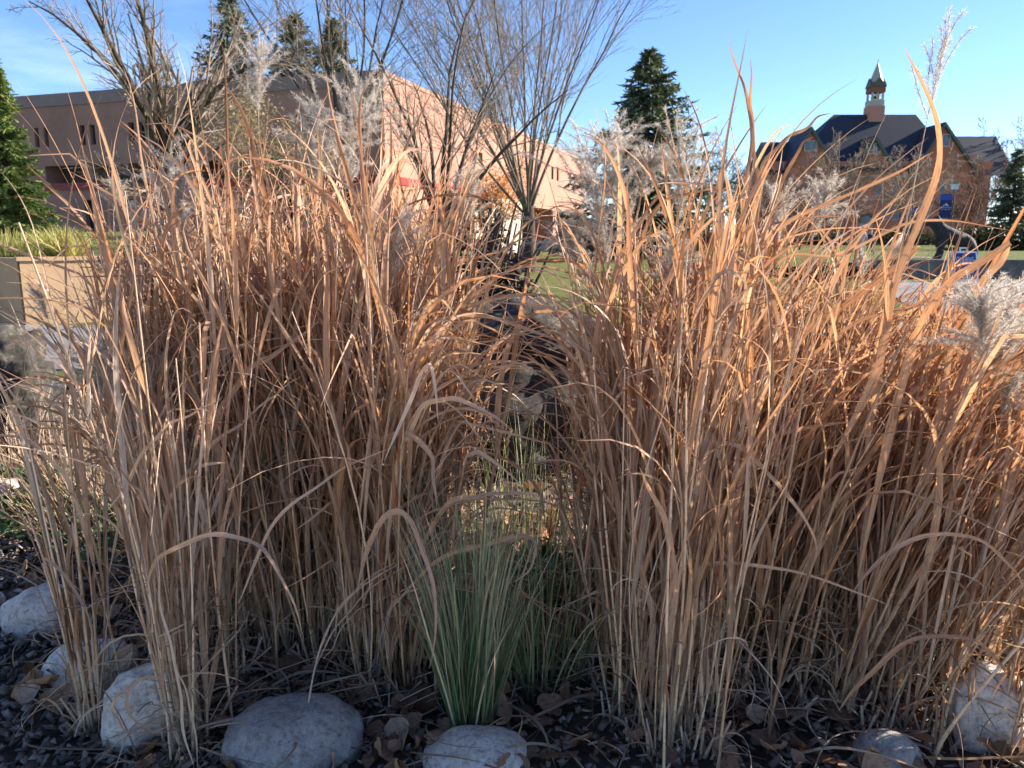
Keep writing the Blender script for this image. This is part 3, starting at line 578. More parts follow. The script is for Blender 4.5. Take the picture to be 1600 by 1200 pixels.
# ------------------------------------------------------------------ trees
def rot_about(d, ax, a):
    ax = ax / np.linalg.norm(ax); return d * math.cos(a) + np.cross(ax, d) * math.sin(a) + ax * np.dot(ax, d) * (1 - math.cos(a))
def perp(d, rg):
    v = rg.normal(size=3); v -= d * np.dot(v, d); return v / np.linalg.norm(v)
def branch_line(p, d, L, S, up, wob, rg):
    P = [np.array(p, float)]; d = np.array(d, float); st = L / (S - 1)
    for i in range(S - 1):
        P.append(P[-1] + d * st); d = d + np.array([0, 0, up / (S - 1)]) + rg.normal(size=3) * wob; d /= np.linalg.norm(d)
    return np.array(P)
def bare_tree(name, base, label, cat, H, fork, limbs, spread, r0, seed, levels=((7, .55, 38), (6, .5, 40), (5, .5, 45)), up=0.5, group=None, minr=0.008,
              bark='bark', twig='twig', leaf=None, leafn=0, leafs=0.08, lean=(0, 0), dirs=None, S=7, wob=.05, limbpart=True, leafd=0.3, limbmat=None):
    rg = np.random.default_rng(seed); base = np.array(base, float)
    root = empty(name, base, label, cat, group)
    tp = branch_line(base - [0, 0, 0.15], np.array([lean[0], lean[1], 1.0]) / np.linalg.norm([lean[0], lean[1], 1]), fork + 0.15, 6, 0, .02, rg)
    t_r = np.linspace(r0 * 1.25, r0 * .85, 6); t_r[0] *= 1.25
    geo = tubes(tp[None], t_r[None], 9); put('trunk', geo, M[bark], root)
    lines = []; forkp = tp[-1]
    given = dirs is not None
    if dirs is None:
        dirs = []
        for i in range(limbs):
            a = 2 * math.pi * (i + rg.random() * .7) / limbs; sp_ = R(spread) * (0.25 + 0.75 * rg.random() ** .7)
            dirs.append((math.sin(sp_) * math.cos(a) - (.2 if limbmat else 0), math.sin(sp_) * math.sin(a), math.cos(sp_), 0.85 + .3 * rg.random()))
    cur = []
    for dx, dy, dz, k_ in dirs:
        d = np.array([dx, dy, dz], float); d /= np.linalg.norm(d)
        s0 = forkp - [0, 0, fork * .25 * rg.random()]
        P = branch_line(s0, d, (H - fork) * k_, 10, up * (1 - dz), wob, rg); r_ = r0 * (.33 + .17 * rg.random()) * (.52 if limbmat else 1) * (.5 if given and len(cur) >= 7 else 1)
        cur.append((P, r_)); rad = np.linspace(r_, max(minr, r_ * .12), 10)
        g_ = tubes(P[None], rad[None], 6)
        if limbpart: put('limb', g_, M[limbmat or bark], root)
        else: lines.append(('b', P, rad))
    ends = []
    for lv, (nc, rat, ang) in enumerate(levels):
        nxt = []
        for P, r_ in cur:
            Lp = np.sum(np.linalg.norm(np.diff(P, axis=0), axis=1)); Sn = len(P)
            for c in range(nc):
                f = 0.15 + 0.83 * (c + rg.random()) / nc; i = min(int(f * (Sn - 1)), Sn - 2); fr = f * (Sn - 1) - i; p = P[i] * (1 - fr) + P[i + 1] * fr
                d = P[i + 1] - P[i]; d /= np.linalg.norm(d); d = rot_about(d, perp(d, rg), R(ang) * (.6 + .6 * rg.random()))
                Lc = Lp * rat * (1.15 - .75 * f) * (.7 + .6 * rg.random()); Q = branch_line(p, d, Lc, S if lv < 2 else 5, up * .6, wob * 1.8, rg)
                rc = max(minr, r_ * (1 - .8 * f) * .55); nxt.append((Q, rc)); lines.append((lv, Q, np.linspace(rc, max(minr * .7, rc * .3), len(Q))))
        cur = nxt
    parts = []
    for Sx in sorted({len(l[1]) for l in lines}):
        sel = [l for l in lines if len(l[1]) == Sx]
        parts.append(tubes(np.array([l[1] for l in sel]), np.array([l[2] for l in sel]), 3))
    put('crown', merge(parts), M[twig], root)
    if leafn:
        pts_ = np.concatenate([l[1][2:] for l in lines if l[0] == len(levels) - 1]); idx = rg.integers(0, len(pts_), leafn)
        put('foliage', leafcards(pts_[idx] + rg.normal(size=(leafn, 3)) * leafd, leafs, rg), M[leaf], root)
    return root
def leafcards(P, size, rg, S=3, asp=0.6):
    n = len(P); d = norm(rg.normal(size=(n, 3))); s = norm(np.cross(d, rg.normal(size=(n, 3)))); L = size * (.6 + .8 * rg.random(n))
    t = np.linspace(0, 1, S); Q = P[:, None] + d[:, None] * (t[None, :, None] * L[:, None, None]); Q = Q + np.cross(d, s)[:, None] * (.25 * L[:, None, None] * (t * (1 - t))[None, :, None] * 4 * .4)
    w = L[:, None] * asp * np.array([.15, 1, .05])[None] if S == 3 else L[:, None] * asp * np.sin(np.clip(t * 2.9 + .15, 0, 3.1))[None]
    return ribbons(Q, s[:, None].repeat(S, 1), w, np.full((n, S), .12), rg.random(n), rg.random(n))
def spruce(name, base, label, H, Rb, seed, mat='needle', group='spruces', nb=260, clear=0.06, dens=26, spr=0.5, trunkr=0.18):
    rg = np.random.default_rng(seed); base = np.array(base, float); root = empty(name, base, label, 'tree', group)
    P = np.array([base + [0, 0, h_ * H] for h_ in np.linspace(-.01, .995, 8)]); put('trunk', tubes(P[None], np.linspace(trunkr, .02, 8)[None], 7), M['bark'], root)
    bl, br, cl = [], [], []; q0, q1 = [], []
    for i in range(nb):
        f = clear + (1 - clear) * (1 - (1 - (i + rg.random()) / nb) ** 1.0); a = rg.random() * 2 * math.pi + i * 2.4
        L = Rb * (1 - f) ** .85 * (.72 + .45 * rg.random()) + .08; z0 = f * H
        dz = 0.32 * f - .22 + .1 * rg.normal(); d = np.array([math.cos(a), math.sin(a), dz]); d /= np.linalg.norm(d)
        Q = branch_line(base + [0, 0, z0], d, L, 7, .25, .03, rg); bl.append(Q); br.append(np.linspace(.03, .008, 7))
        n = max(4, int(dens * L / Rb + 4)); ts = (np.arange(n) + rg.random(n)) / n * .97 + .03; pos = np.array([Q[min(int(t * 6), 5)] * (1 - (t * 6 - min(int(t * 6), 5))) + Q[min(int(t * 6), 5) + 1] * (t * 6 - min(int(t * 6), 5)) for t in ts])
        dd = norm(Q[-1] - Q[0]); sd_ = np.cross(dd, [0, 0, 1]); sg = rg.choice([-1, 1], n)[:, None]
        vv = norm(dd[None] * .8 + sd_[None] * sg * (.5 + .5 * rg.random((n, 1))) + np.array([0, 0, -1])[None] * (.1 + .45 * rg.random((n, 1))))
        ln = spr * (.5 + .8 * rg.random(n)) * (.45 + .8 * (1 - ts)) * (.4 + .6 * L / Rb)
        q0.append(pos); q1.append(pos + vv * ln[:, None])
    put('bough', tubes(np.array(bl), np.array(br), 3), M['bark'], root)
    q0 = np.concatenate(q0); q1 = np.concatenate(q1); n = len(q0); parts = []
    for rep in range(3):
        t = np.linspace(0, 1, 4)[None, :, None]; jit = rg.normal(size=(n, 3)) * .06 * spr
        Q = q0[:, None] * (1 - t) + (q1 + jit * 2.5)[:, None] * t; Q[:, 1:3, 2] -= .03 * spr
        wd = spr * .11 * (.6 + .8 * rg.random(n))[:, None] * np.array([.6, 1, .8, .08])[None]
        parts.append(ribbons(Q, norm(rg.normal(size=(n, 3)))[:, None].repeat(4, 1), wd, np.full((n, 4), .3), rg.random(n), rg.random(n)))
    put('crown', merge(parts), M[mat], root, smooth=False)
    return root

# vase-shaped elm at centre
b = gp(826, 425); 
bare_tree('bare_tree', (b[0], b[1], 0), 'vase-shaped bare tree with a short trunk standing on the lawn between the two grass masses', 'tree', 15.5, 2.7, 20, 36, 0.28, 11,
          levels=((9, .44, 22), (8, .44, 28), (5, .5, 36)), up=.3, minr=.0052, wob=.055, group='bare trees', limbmat='midbark')
def pxdir(p0, p1, F, dy=0.0):
    a, b_ = at(*p0, F), at(*p1, F + dy); v = b_ - a; return v
# dark multi-stem tree in front of the lit brick side
F2 = 17.0; b = at(690, 345, F2); top_ = 11
ds = [pxdir((690, 345), q_, F2, dy) for q_, dy in (((610, 40), 1), ((560, -60), -1), ((800, 40), .5), ((860, 60), -1), ((700, -120), 1.5), ((740, -60), -1.5), ((640, -80), 2), ((770, -20), 2), ((560, 60), 1), ((820, -90), 1.5))]
dirs = [(v[0], v[1], v[2], 0.95 * np.linalg.norm(v) / 5.6) for v in ds]
bare_tree('bare_tree', (b[0], F2, 0), 'dark many-stemmed bare tree in front of the sunlit brick side wall', 'tree', 7.2, 1.6, 10, 30, .15, 23, levels=((8, .42, 28), (6, .45, 34), (3, .5, 40)), up=.2, minr=.0045, dirs=dirs, group='bare trees')
# big bare tree with two dark trunks before the shaded front
F1 = 21.0; zt_ = terr(0, F1); b = at(268, 300, F1)
ds = [pxdir((262, 280), q_, F1, dy) for q_, dy in (((150, -60), .5), ((238, -90), -.5), ((325, -80), 1), ((350, -40), -1), ((180, -90), -1), ((290, -120), 2), ((205, -100), 2), ((400, 120), 1), ((130, 190), 1), ((75, 230), -1), ((105, 290), -1.5), ((370, 20), 2))]
dirs = [(v[0], v[1], v[2], (1.0 if i < 7 else .75) * np.linalg.norm(v) / 6.5) for i, v in enumerate(ds)]
bare_tree('bare_tree', (b[0], F1, zt_), 'large bare tree with dark forking trunks in front of the shaded brown brick front', 'tree', 8.0, 1.5, 10, 30, .36, 31, levels=((10, .42, 30), (6, .48, 36), (5, .5, 42)), up=.3, minr=.006, dirs=dirs, group='bare trees', wob=.045)
# bare tree near the building corner, thin
F3 = 30.0; b = at(545, 330, F3)
bare_tree('bare_tree', (b[0], F3, terr(0, F3) - .2), 'thin-limbed bare tree reaching above the roof corner of the brown building', 'tree', 12.5, 3.0, 9, 32, .17, 37, levels=((8, .5, 28), (6, .45, 34), (4, .5, 40)), up=.2, minr=.009, group='bare trees')
# beige-leaved small tree
b = at(425, 330, 27.0)
bare_tree('small_tree', (b[0], 27.0, terr(0, 27) - .1), 'small tree still holding beige dry leaves under the brown wall', 'tree', 4.2, 1.0, 10, 42, .08, 41, levels=((8, .5, 40), (6, .5, 40)), up=.1, minr=.006, leaf='beige', leafn=5000, leafs=.09, group=None, leafd=.2)
# orange tree
b = gp(770, 388)
bare_tree('small_tree', (at(770, 388, 46)[0], 46.0, 0), 'small tree with orange autumn leaves beside the vase-shaped bare tree', 'tree', 5.2, 1.2, 10, 45, .09, 43, levels=((8, .5, 40), (6, .5, 40)), up=.2, minr=.008, leaf='orange', leafn=4500, leafs=.13, leafd=.25)
# spruces
b = at(1008, 380, 55)
spruce('spruce_tree', (b[0], 55, 0), 'dark green spruce with drooping boughs beside the vase-shaped bare tree', 13.9, 7.2, 51, nb=280, spr=1.2, dens=30)
for i, (x, yt, F, rb, lab) in enumerate(((357, -12, 96, 4.2, 'spruce showing over the roof behind the forked trunks of the large bare tree'), (460, 22, 98, 4.6, 'broad spruce over the roof, next to the narrower dark spruce'), (519, 30, 94, 3.4, 'narrow dark spruce over the roof, nearest the roof corner'))):
    b = at(x, yt, F); spruce('spruce_tree', (b[0], F, 0), lab, b[2], rb * 2.9, 60 + i, nb=300, spr=1.6, dens=22, clear=.3, trunkr=.3)
b = at(-12, 92, 30); spruce('spruce_tree', (b[0], 30, 1.4), 'bright green sunlit spruce beside the end of the brown building', b[2] - 1.4, 1.75, 71, mat='needle2', nb=300, spr=.45, dens=34)
b = at(1592, 232, 62); spruce('spruce_tree', (b[0], 62, .6), 'dark spruce beside the end wall of the red brick hall', b[2] - .6, 2.3, 72, nb=150, spr=.8, dens=18)
# trees before the hall
hall = [(1248, 400, 60, 6.4, 3, 'redtwig', 'reddish bare tree on a dark trunk in front of the hall, above the clipped shrubs'),
        (1305, 398, 95, 11.5, 4.6, 'twig', 'pale bare tree covering the wall between the hall entrance and its first gable'),
        (1415, 398, 92, 11.0, 5, 'twig', 'pale bare tree in front of the wall between the hall entrance and the tall gable'),
        (1205, 398, 98, 10.5, 4, 'twig', 'grey bare tree covering the outermost windows under the low wing roof of the hall'),
        (1535, 398, 98, 9.8, 4, 'redtwig', 'brownish bare tree under the hall wing roof next to the dark spruce'),
        (1500, 400, 70, 4.8, 2.5, 'redtwig', 'low reddish bare tree behind the bear statue'),
        (1590, 395, 150, 22, 8, 'twig', 'tall bare tree standing past the end of the hall'),
        (1105, 392, 150, 19, 8, 'twig', 'tall pale bare tree between the dark spruce and the hall'),
        (1150, 392, 160, 15, 6, 'twig', 'lower pale bare tree at the hall wing, beyond the grass plumes')]
for i, (x, y, F, H, sp_, tw, lab) in enumerate(hall):
    b = at(x, y, F)
    bare_tree('bare_tree', (b[0], F, 0.55 if x > 1370 else 0.0), lab, 'tree', H, H * .22, 9, 44, H * .016, 80 + i, levels=((7, .55, 40), (6, .5, 42), (4, .55, 45)), up=.35, minr=.00028 * F, bark='bark' if tw == 'redtwig' else 'twig', twig=tw, group='bare trees', limbpart=False, wob=.06)
# hedges / shrubs far
def bush(name, base, rx, ry, h, label, n, mat, seed, leafs, group=None, cat='shrub', stems=30):
    rg = np.random.default_rng(seed); base = np.array(base, float); root = empty(name, base, label, cat, group)
    d = norm(rg.normal(size=(n, 3))); d[:, 2] = np.abs(d[:, 2]); rad = rg.random(n) ** .35
    lump = np.array([0.8 + .35 * noise.noise(Vector((float(q_[0]) * 2.3 + seed, float(q_[1]) * 2.3, float(q_[2]) * 2.3))) for q_ in d])
    P = base + d * (rad * lump)[:, None] * np.array([rx, ry, h])
    P[:, 2] = np.maximum(P[:, 2], base[2] + .02)
    put('foliage', leafcards(P, leafs, rg), M[mat], root, smooth=False)
    e = base + norm(np.concatenate([rg.normal(size=(stems, 2)) * [rx, ry] * .8, np.full((stems, 1), h)], 1)) * h * .85; t = np.linspace(0, 1, 5)[None, :, None]
    s0 = base + np.concatenate([rg.normal(size=(stems, 2)) * .08 * rx, np.zeros((stems, 1))], 1)
    Q = s0[:, None] * (1 - t) + e[:, None] * t + rg.normal(size=(stems, 5, 3)) * .02 * h * t
    put('stem', tubes(Q, np.linspace(.012 * h, .004 * h, 5)[None].repeat(stems, 0), 4), M['bark'], root)
    return root
for i, (x, F, rx, h, mat, lab) in enumerate(((1020, 72, 4.2, 3.0, 'curled', 'red-brown shrub mass at the foot of the dark green spruce'), (1090, 75, 4.5, 3.6, 'curled', 'red-brown shrub mass beside the spruce shrubs, nearer the hall'), (1160, 80, 4, 3.3, 'curled', 'red-brown shrub mass on the lawn before the hall wing'),
                                        (1290, 118, 7, 3.0, 'hedge', 'dark hedge against the hall base beside the entrance'), (1420, 118, 8, 3.2, 'hedge', 'dark hedge against the hall base behind the bear statue'), (1560, 56, 4.5, 2.3, 'hedge', 'dark low hedge under the spruce past the bear statue'),
                                        (920, 68, 4, 3.0, 'hedge', 'dark hedge under the brick building beyond the vase-shaped tree'))):
    b = at(x, 392, F); bush('hedge', (b[0], F, 0.55 if x > 1370 else 0), rx, 2, h, lab, 5200, mat, 100 + i, .26, 'hedges', 'hedge', 10)
b = gp(1278, 440); bush('evergreen_shrub', (b[0], b[1], 0), 0.95, .6, .8, 'low dark evergreen shrub beside the path in front of the hall lawn', 3500, 'hedge', 120, .075)
b = at(752, 500, 6.3); bush('dark_shrub', (b[0] + .0, 6.3, 0), .62, .45, 1.85, 'dark-leaved shrub standing behind the gap boulder and the red band', 5200, 'darkleaf', 121, .06, 'dark-leaved shrubs')
b = at(235, 500, 7.0); bush('dark_shrub', (b[0], 7.0, 0), .5, .4, 1.45, 'dark-leaved shrub in front of the tan retaining wall', 3400, 'darkleaf', 122, .06, 'dark-leaved shrubs')

# ------------------------------------------------------------------ boulders and stones
def stone(name, c, r, label, mat, seed, cat='stone', amp=.12, group=None, facet=0.0, rot=0.0, sub=5):
    import bmesh
    bm = bmesh.new(); bmesh.ops.create_icosphere(bm, subdivisions=sub, radius=1); V = np.array([v.co[:] for v in bm.verts]); F = [[v.index for v in f.verts] for f in bm.faces]; bm.free()
    out = []
    for v in V:
        n1 = noise.noise(Vector(v * 1.1 + seed * 7.3)); n2 = noise.noise(Vector(v * 2.7 + seed * 3.1)); n3 = noise.noise(Vector(v * 8 + seed)); n4 = noise.noise(Vector(v * 22 + seed))
        k_ = 1 + amp * (1.5 * n1 + .9 * n2 + .28 * n3 + .1 * n4) - amp * .8 * max(0, noise.noise(Vector(v * 1.6 - seed * 2.0)) - .15)
        if facet: k_ += .018 * math.floor(noise.noise(Vector((v[0] * 1.5, v[1] * 1.5, v[2] * 5 + seed))) * 4) / 2 + .05 * noise.noise(Vector(v * 9)) + .03 * noise.noise(Vector(v * 20))
        if facet: k_ -= facet * abs(noise.noise(Vector((v[0] * 2, v[1] * 2, v[2] * 6 + seed)))) ; k_ = min(k_, 0.9 / max(abs(v[2]), .01) ** .5 if abs(v[2]) > .6 else 9)
        q_ = np.sign(v) * np.abs(v) ** .9 * k_ * np.array(r)
        out.append([q_[0] * math.cos(rot) - q_[1] * math.sin(rot), q_[0] * math.sin(rot) + q_[1] * math.cos(rot), q_[2]])
    out = np.array(out) + np.array(c); o = mesh(name, out, np.array(F), mat, smooth=True, origin=(c[0], c[1], 0)); tag(o, label, cat, group); return o
def pstone(x, y, w, h, F, label, mat, seed, dk=.8, **kw):
    """w,h in photo pixels at forward distance F"""
    ta = (cp * (600 - y) / FPX - sp) / (cp + (600 - y) / FPX * sp); F = CH / -ta
    for _ in range(4): F = (CH - (.30 * h * F / cp / FPX)) / -ta
    p = at(x, y, F); k_ = F / cp / FPX * 1.02; stone('stone', (p[0], F + .02, p[2]), (w / 2 * k_, w / 2 * k_ * dk, h / 2 * k_ * 1.12), label, mat, seed, group='round stones edging the bed', **kw)
pstone(63, 968, 122, 88, 2.62, 'pinkish white round stone next to the green ground cover', M['pinkstone'], 1, amp=.08)
pstone(136, 1052, 140, 84, 2.28, 'flat pale grey stone behind the slim grass stems', M['greystone'], 2, amp=.08)
pstone(222, 1122, 140, 150, 1.98, 'tall pale speckled stone under the drooping curled blades', M['greystone'], 3, amp=.1, rot=.4)
pstone(455, 1165, 226, 108, 1.83, 'wide blue-grey stone before the dense stems', M['bluestone'], 4, amp=.07)
pstone(745, 1196, 180, 74, 1.73, 'low pale stone in front of the green grass tuft', M['greystone'], 5, amp=.06)
pstone(1392, 1192, 112, 80, 1.78, 'grey stone half buried in brown leaves by the sunlit stones', M['bluestone'], 6, amp=.07)
pstone(1548, 1130, 118, 170, 1.95, 'big pale stone catching the sun at the bed corner', M['greystone'], 7, amp=.08)
pstone(5, 770, 60, 40, 4.1, 'small flat pale rock lying behind the ground cover', M['pinkstone'], 8, amp=.15)
pstone(-8, 950, 24, 40, 2.7, 'pale stone just showing beside the pinkish white stone', M['greystone'], 9, amp=.08)
stone('boulder', (at(812, 580, 4.3)[0], 4.5, .42), (.62, .5, .62), 'dark lichen-spotted boulder in the gap between the grass masses', M['boulder'], 12, 'boulder', amp=.16, facet=.3)
stone('boulder', (at(-32, 580, 4.6)[0], 4.8, .34), (.3, .35, .5), 'dark boulder beside the shaded path under the retaining wall', M['boulder'], 14, 'boulder', amp=.16, facet=.3)

# ------------------------------------------------------------------ mulch chips, litter, ground cover
def chips(n, x0, x1, y0, y1, smin, smax, seed, xyf=None):
    rg = np.random.default_rng(seed); c = np.stack([rg.uniform(x0, x1, n), rg.uniform(y0, y1, n), .02 + .025 * rg.random(n)], -1)
    h = np.stack([rg.uniform(smin, smax, n), rg.uniform(smin, smax, n) * .5, rg.uniform(smin, smax, n) * .16], -1)
    B = np.array([[x, y, z] for z in (-1, 1) for y in (-1, 1) for x in (-1, 1)], float)[None] * h[:, None]; B *= (1 + .5 * rg.uniform(-1, 1, size=B.shape))
    a, tl, r3 = rg.uniform(0, 6.28, n), rg.normal(0, .5, n), rg.normal(0, .5, n)
    ca, sa, ct, st, c3, s3 = np.cos(a), np.sin(a), np.cos(tl), np.sin(tl), np.cos(r3), np.sin(r3)
    x, y, z = B[..., 0], B[..., 1], B[..., 2]; y, z = y * ct[:, None] - z * st[:, None], y * st[:, None] + z * ct[:, None]; x, z = x * c3[:, None] - z * s3[:, None], x * s3[:, None] + z * c3[:, None]
    x, y = x * ca[:, None] - y * sa[:, None], x * sa[:, None] + y * ca[:, None]
    V = np.stack([x, y, z], -1) + c[:, None]; f = np.array([[0, 2, 3, 1], [4, 5, 7, 6], [0, 1, 5, 4], [2, 6, 7, 3], [0, 4, 6, 2], [1, 3, 7, 5]])
    F = (f[None] + np.arange(n)[:, None, None] * 8).reshape(-1, 4); col = np.zeros((n, 8, 4)); col[..., 0] = rg.random(n)[:, None]; col[..., 3] = rg.random(n)[:, None]
    return V.reshape(-1, 3), F, col.reshape(-1, 4), np.zeros((n * 8, 2))
o = put('mulch_chips', merge([chips(9000, -2.6, -.5, 1.2, 3.2, .006, .02, 1), chips(5000, -.6, 2.4, 1.2, 2.8, .006, .018, 2), chips(7000, .8, 4.6, 2.2, 6.5, .008, .026, 3), chips(4000, -5, .8, 3, 7, .01, .03, 4)]), M['chip'], None, smooth=False); tag(o, kind='stuff')
def bigleaf(c, size, yaw, pitch, roll, curl, rg, mat):
    """ovate leaf with midrib fold, curled edge and toothed outline; returns geometry"""
    S, K = 9, 7; t = np.linspace(0, 1, S); V = []
    for i in range(S):
        w = .42 * math.sin(math.pi * min(1, t[i] ** .75 * .98 + .01)) * (1 + .1 * rg.normal() * .6)
        for j in range(K):
            u = (j - 3) / 3; V.append([(t[i] - .5), u * w, abs(u) * .16 * curl + curl * .9 * (t[i] - .5) ** 2 * (1 if curl > 0 else .6) + .03 * rg.normal()])
    V = np.array(V) * size
    def rx(V, a): c_, s_ = math.cos(a), math.sin(a); return np.stack([V[:, 0], V[:, 1] * c_ - V[:, 2] * s_, V[:, 1] * s_ + V[:, 2] * c_], -1)
    def ry(V, a): c_, s_ = math.cos(a), math.sin(a); return np.stack([V[:, 0] * c_ + V[:, 2] * s_, V[:, 1], -V[:, 0] * s_ + V[:, 2] * c_], -1)
    def rz(V, a): c_, s_ = math.cos(a), math.sin(a); return np.stack([V[:, 0] * c_ - V[:, 1] * s_, V[:, 0] * s_ + V[:, 1] * c_, V[:, 2]], -1)
    V = rz(ry(rx(V, roll), pitch), yaw); V[:, 2] -= min(0, V[:, 2].min() + c[2] - .012) ; V += np.array(c)
    ii = (np.arange(S - 1)[:, None] * K + np.arange(K - 1)[None]).ravel(); F = np.stack([ii, ii + 1, ii + K + 1, ii + K], -1)
    col = np.zeros((S * K, 4)); col[:, 0] = rg.random(); col[:, 3] = rg.random(); col[:, 1] = np.repeat(t, K)
    uv = np.stack([np.tile(np.linspace(0, 1, K), S) + rg.random() * 9, np.repeat(t, K) * .3], -1)
    return V, F, col, uv
rl = np.random.default_rng(55); G = []
for i in range(1500):
    x = rl.uniform(-1.9, 2.6); y = rl.uniform(1.5, 3.4) if rl.random() < .8 else rl.uniform(3, 5)
    if x < -.95 and y < 2.0: continue
    G.append(bigleaf((x, y, .035 + .04 * rl.random()), rl.uniform(.035, .085), rl.uniform(0, 6.3), rl.normal(0, .5), rl.normal(0, .5), rl.uniform(-.5, 1.2), rl, None))
o = put('leaf_litter', merge(G), M['litter'], None); tag(o, kind='stuff')
spots = [(640, 1075, .13), (700, 1100, .1), (620, 1150, .12), (655, 1110, .12), (860, 1100, .1), (900, 1165, .13), (880, 1185, .1), (1120, 1150, .1), (1160, 1120, .11), (1130, 1180, .12), (1250, 1175, .12), (1280, 1190, .11), (960, 1175, .1), (820, 1120, .09), (1195, 1160, .1), (595, 1180, .1), (790, 1100, .09), (560, 1070, .09), (420, 1040, .08), (1010, 1150, .09)]
for x, y, s_ in spots:
    p = gp(x, y, .04); g_ = bigleaf((p[0], p[1], .045), s_ * .8, rl.uniform(0, 6.3), rl.normal(0, .35), rl.normal(.3, .4), rl.uniform(.1, 1.2), rl, None)
    o = put('fallen_leaf', g_, M['litter'], None, origin=(p[0], p[1], 0)); tag(o, 'curled brown fallen leaf in the litter under the grasses', 'fallen leaf', 'brown leaves in the litter')
for x, y, s_, lab in ((65, 1075, .14, 'pale crumpled leaf on the dark chips, topmost of the small pile'), (90, 1100, .12, 'pale leaf with an orange fold lying on the dark chips'), (40, 1090, .1, 'small pale leaf at the edge of the pile on the dark chips'), (195, 1055, .13, 'rust-brown leaf wedged between two pale stones'), (170, 985, .12, 'large pale brown leaf behind the pinkish stone'), (185, 885, .13, 'pink-brown leaf lying over the ground cover')):
    p = gp(x, y, .05); g_ = bigleaf((p[0], p[1], .06 if x < 150 else .1), s_ * .72, rl.uniform(0, 6.3), rl.normal(0, .4), rl.normal(.4, .3), rl.uniform(.5, 1.4), rl, None)
    o = put('fallen_leaf', g_, M['palelitter'] if 'rust' not in lab else M['litter'], None, origin=(p[0], p[1], 0)); tag(o, lab, 'fallen leaf', 'pale fallen leaves')
# green ground cover
rc = np.random.default_rng(66); n = 4200; X = rc.uniform(-3.4, -1.25, n); Y = rc.uniform(2.55, 4.0, n)
keep = np.array([noise.noise(Vector((x * 1.7, y * 1.7, 5))) > -.22 - .0 for x, y in zip(X, Y)]) & ((X + 1.25) < -(.0)) & (Y > 2.45 + .25 * np.sin(X * 3)); X, Y = X[keep], Y[keep]
Pg = np.stack([X, Y, .03 + .1 * rc.random(len(X))], -1)
p2 = np.stack([rc.uniform(-.15, .5, 350), rc.uniform(2.5, 2.8, 350), .03 + .12 * rc.random(350)], -1)
o = put('ground_cover', leafcards(np.concatenate([Pg, p2]), .055, rc, asp=.55), M['cover'], None, smooth=False); tag(o, kind='stuff')
rs = np.random.default_rng(88); ns_ = 800
bs = np.stack([rs.uniform(-1.1, 1.9, ns_), rs.uniform(1.72, 2.7, ns_), .03 + .03 * rs.random(ns_)], -1)
P_, s_, t_ = arcs(bs, rs.uniform(.08, .4, ns_), rs.uniform(.9, 1.5, ns_), rs.uniform(1.5, 2.1, ns_), rs.uniform(0, 6.28, ns_), np.ones(ns_), rs.normal(0, 1.4, ns_), 10, None, rs)
P_[..., 2] = np.maximum(P_[..., 2], .03); s_ = twistside(P_, s_, rs.uniform(0, 3, ns_)[:, None] + rs.normal(0, 1, ns_)[:, None] * t_)
o = put('straw_litter', ribbons(P_, s_, rs.uniform(.002, .009, ns_)[:, None] * (1 - t_ ** 3) ** .8 + .0005, np.full((ns_, 10), .2), rs.random(ns_), rs.random(ns_)), M['dead'], None); tag(o, kind='stuff')
# thin dry grass at the left edge and behind
def tuftgeo(n, cx, cy, rx, ry, L0, L1, th, w, rg, S=8, pw=(1.5, 3), z=0.0, thmul=2.2, bias=None):
    a = rg.uniform(0, 6.28, n); rr_ = np.sqrt(rg.random(n)); base = np.stack([cx + rx * rr_ * np.cos(a), cy + ry * rr_ * np.sin(a), np.full(n, z)], -1)
    t0 = th * rr_ * rg.uniform(.4, 1.1, n); L = rg.uniform(L0, L1, n)
    phi = a + rg.normal(0, .5, n)
    P, sd_, t = arcs(base, L, t0, t0 * thmul + rg.uniform(0, .5, n), phi, rg.uniform(*pw, n), rg.normal(0, .4, n), S, rg=rg)
    P[..., 2] = np.maximum(P[..., 2], z + .012)
    sd_ = twistside(P, sd_, rg.uniform(0, 3.1, n)[:, None] + rg.normal(0, .8, n)[:, None] * t)
    wd = w * rg.uniform(.6, 1.3, n)[:, None] * (1 - t ** 2.5) ** .8 + .0004
    return ribbons(P, sd_, wd, np.full((n, S), .15), rg.random(n), rg.random(n))
rg_ = np.random.default_rng(77)
o = put('dry_grass', merge([tuftgeo(900, -2.4, 4.0, 1.1, .9, .25, .6, 1.0, .004, rg_), tuftgeo(500, -1.6, 3.4, .5, .5, .3, .65, .7, .004, rg_), tuftgeo(800, 3.4, 3.6, 1.3, 1.2, .15, .5, 1.2, .004, rg_), tuftgeo(160, .1, 3.3, .6, .4, .1, .3, .9, .003, rg_)]), M['dead'], None); tag(o, kind='stuff')
def tuft(name, x, F, label, mat, n, rx, L0, L1, th, w, z=0.0, group=None, thmul=2.2, heads=0):
    p = [(x - 800) / FPX * (F * cp + (CH - z) * sp)]; root = empty(name, (p[0], F, z), label, 'grass', group)
    put('foliage', tuftgeo(n, p[0], F, rx, rx * .8, L0, L1, th, w, rg_, S=10, z=z, thmul=thmul), M[mat], root)
    return root
tuft('grass_tuft', 738, 1.86, 'green upright grass tuft growing behind the low pale stone', 'green', 300, .05, .35, .8, .3, .0044, thmul=1.35)
tuft('grass_tuft', 845, 2.08, 'thinner grey-green grass tuft beside the denser green one', 'green', 160, .12, .3, .68, .42, .0034, thmul=1.6)
tuft('grass_tuft', 700, 2.25, 'green grass tuft growing between the dense stems and the green upright tuft', 'green', 110, .08, .3, .55, .4, .004, thmul=1.6)
tuft('grass_tuft', 805, 2.95, 'sparse thin grey-green stems standing before the gap boulder', 'green', 130, .25, .3, .7, .35, .0032, thmul=1.5)
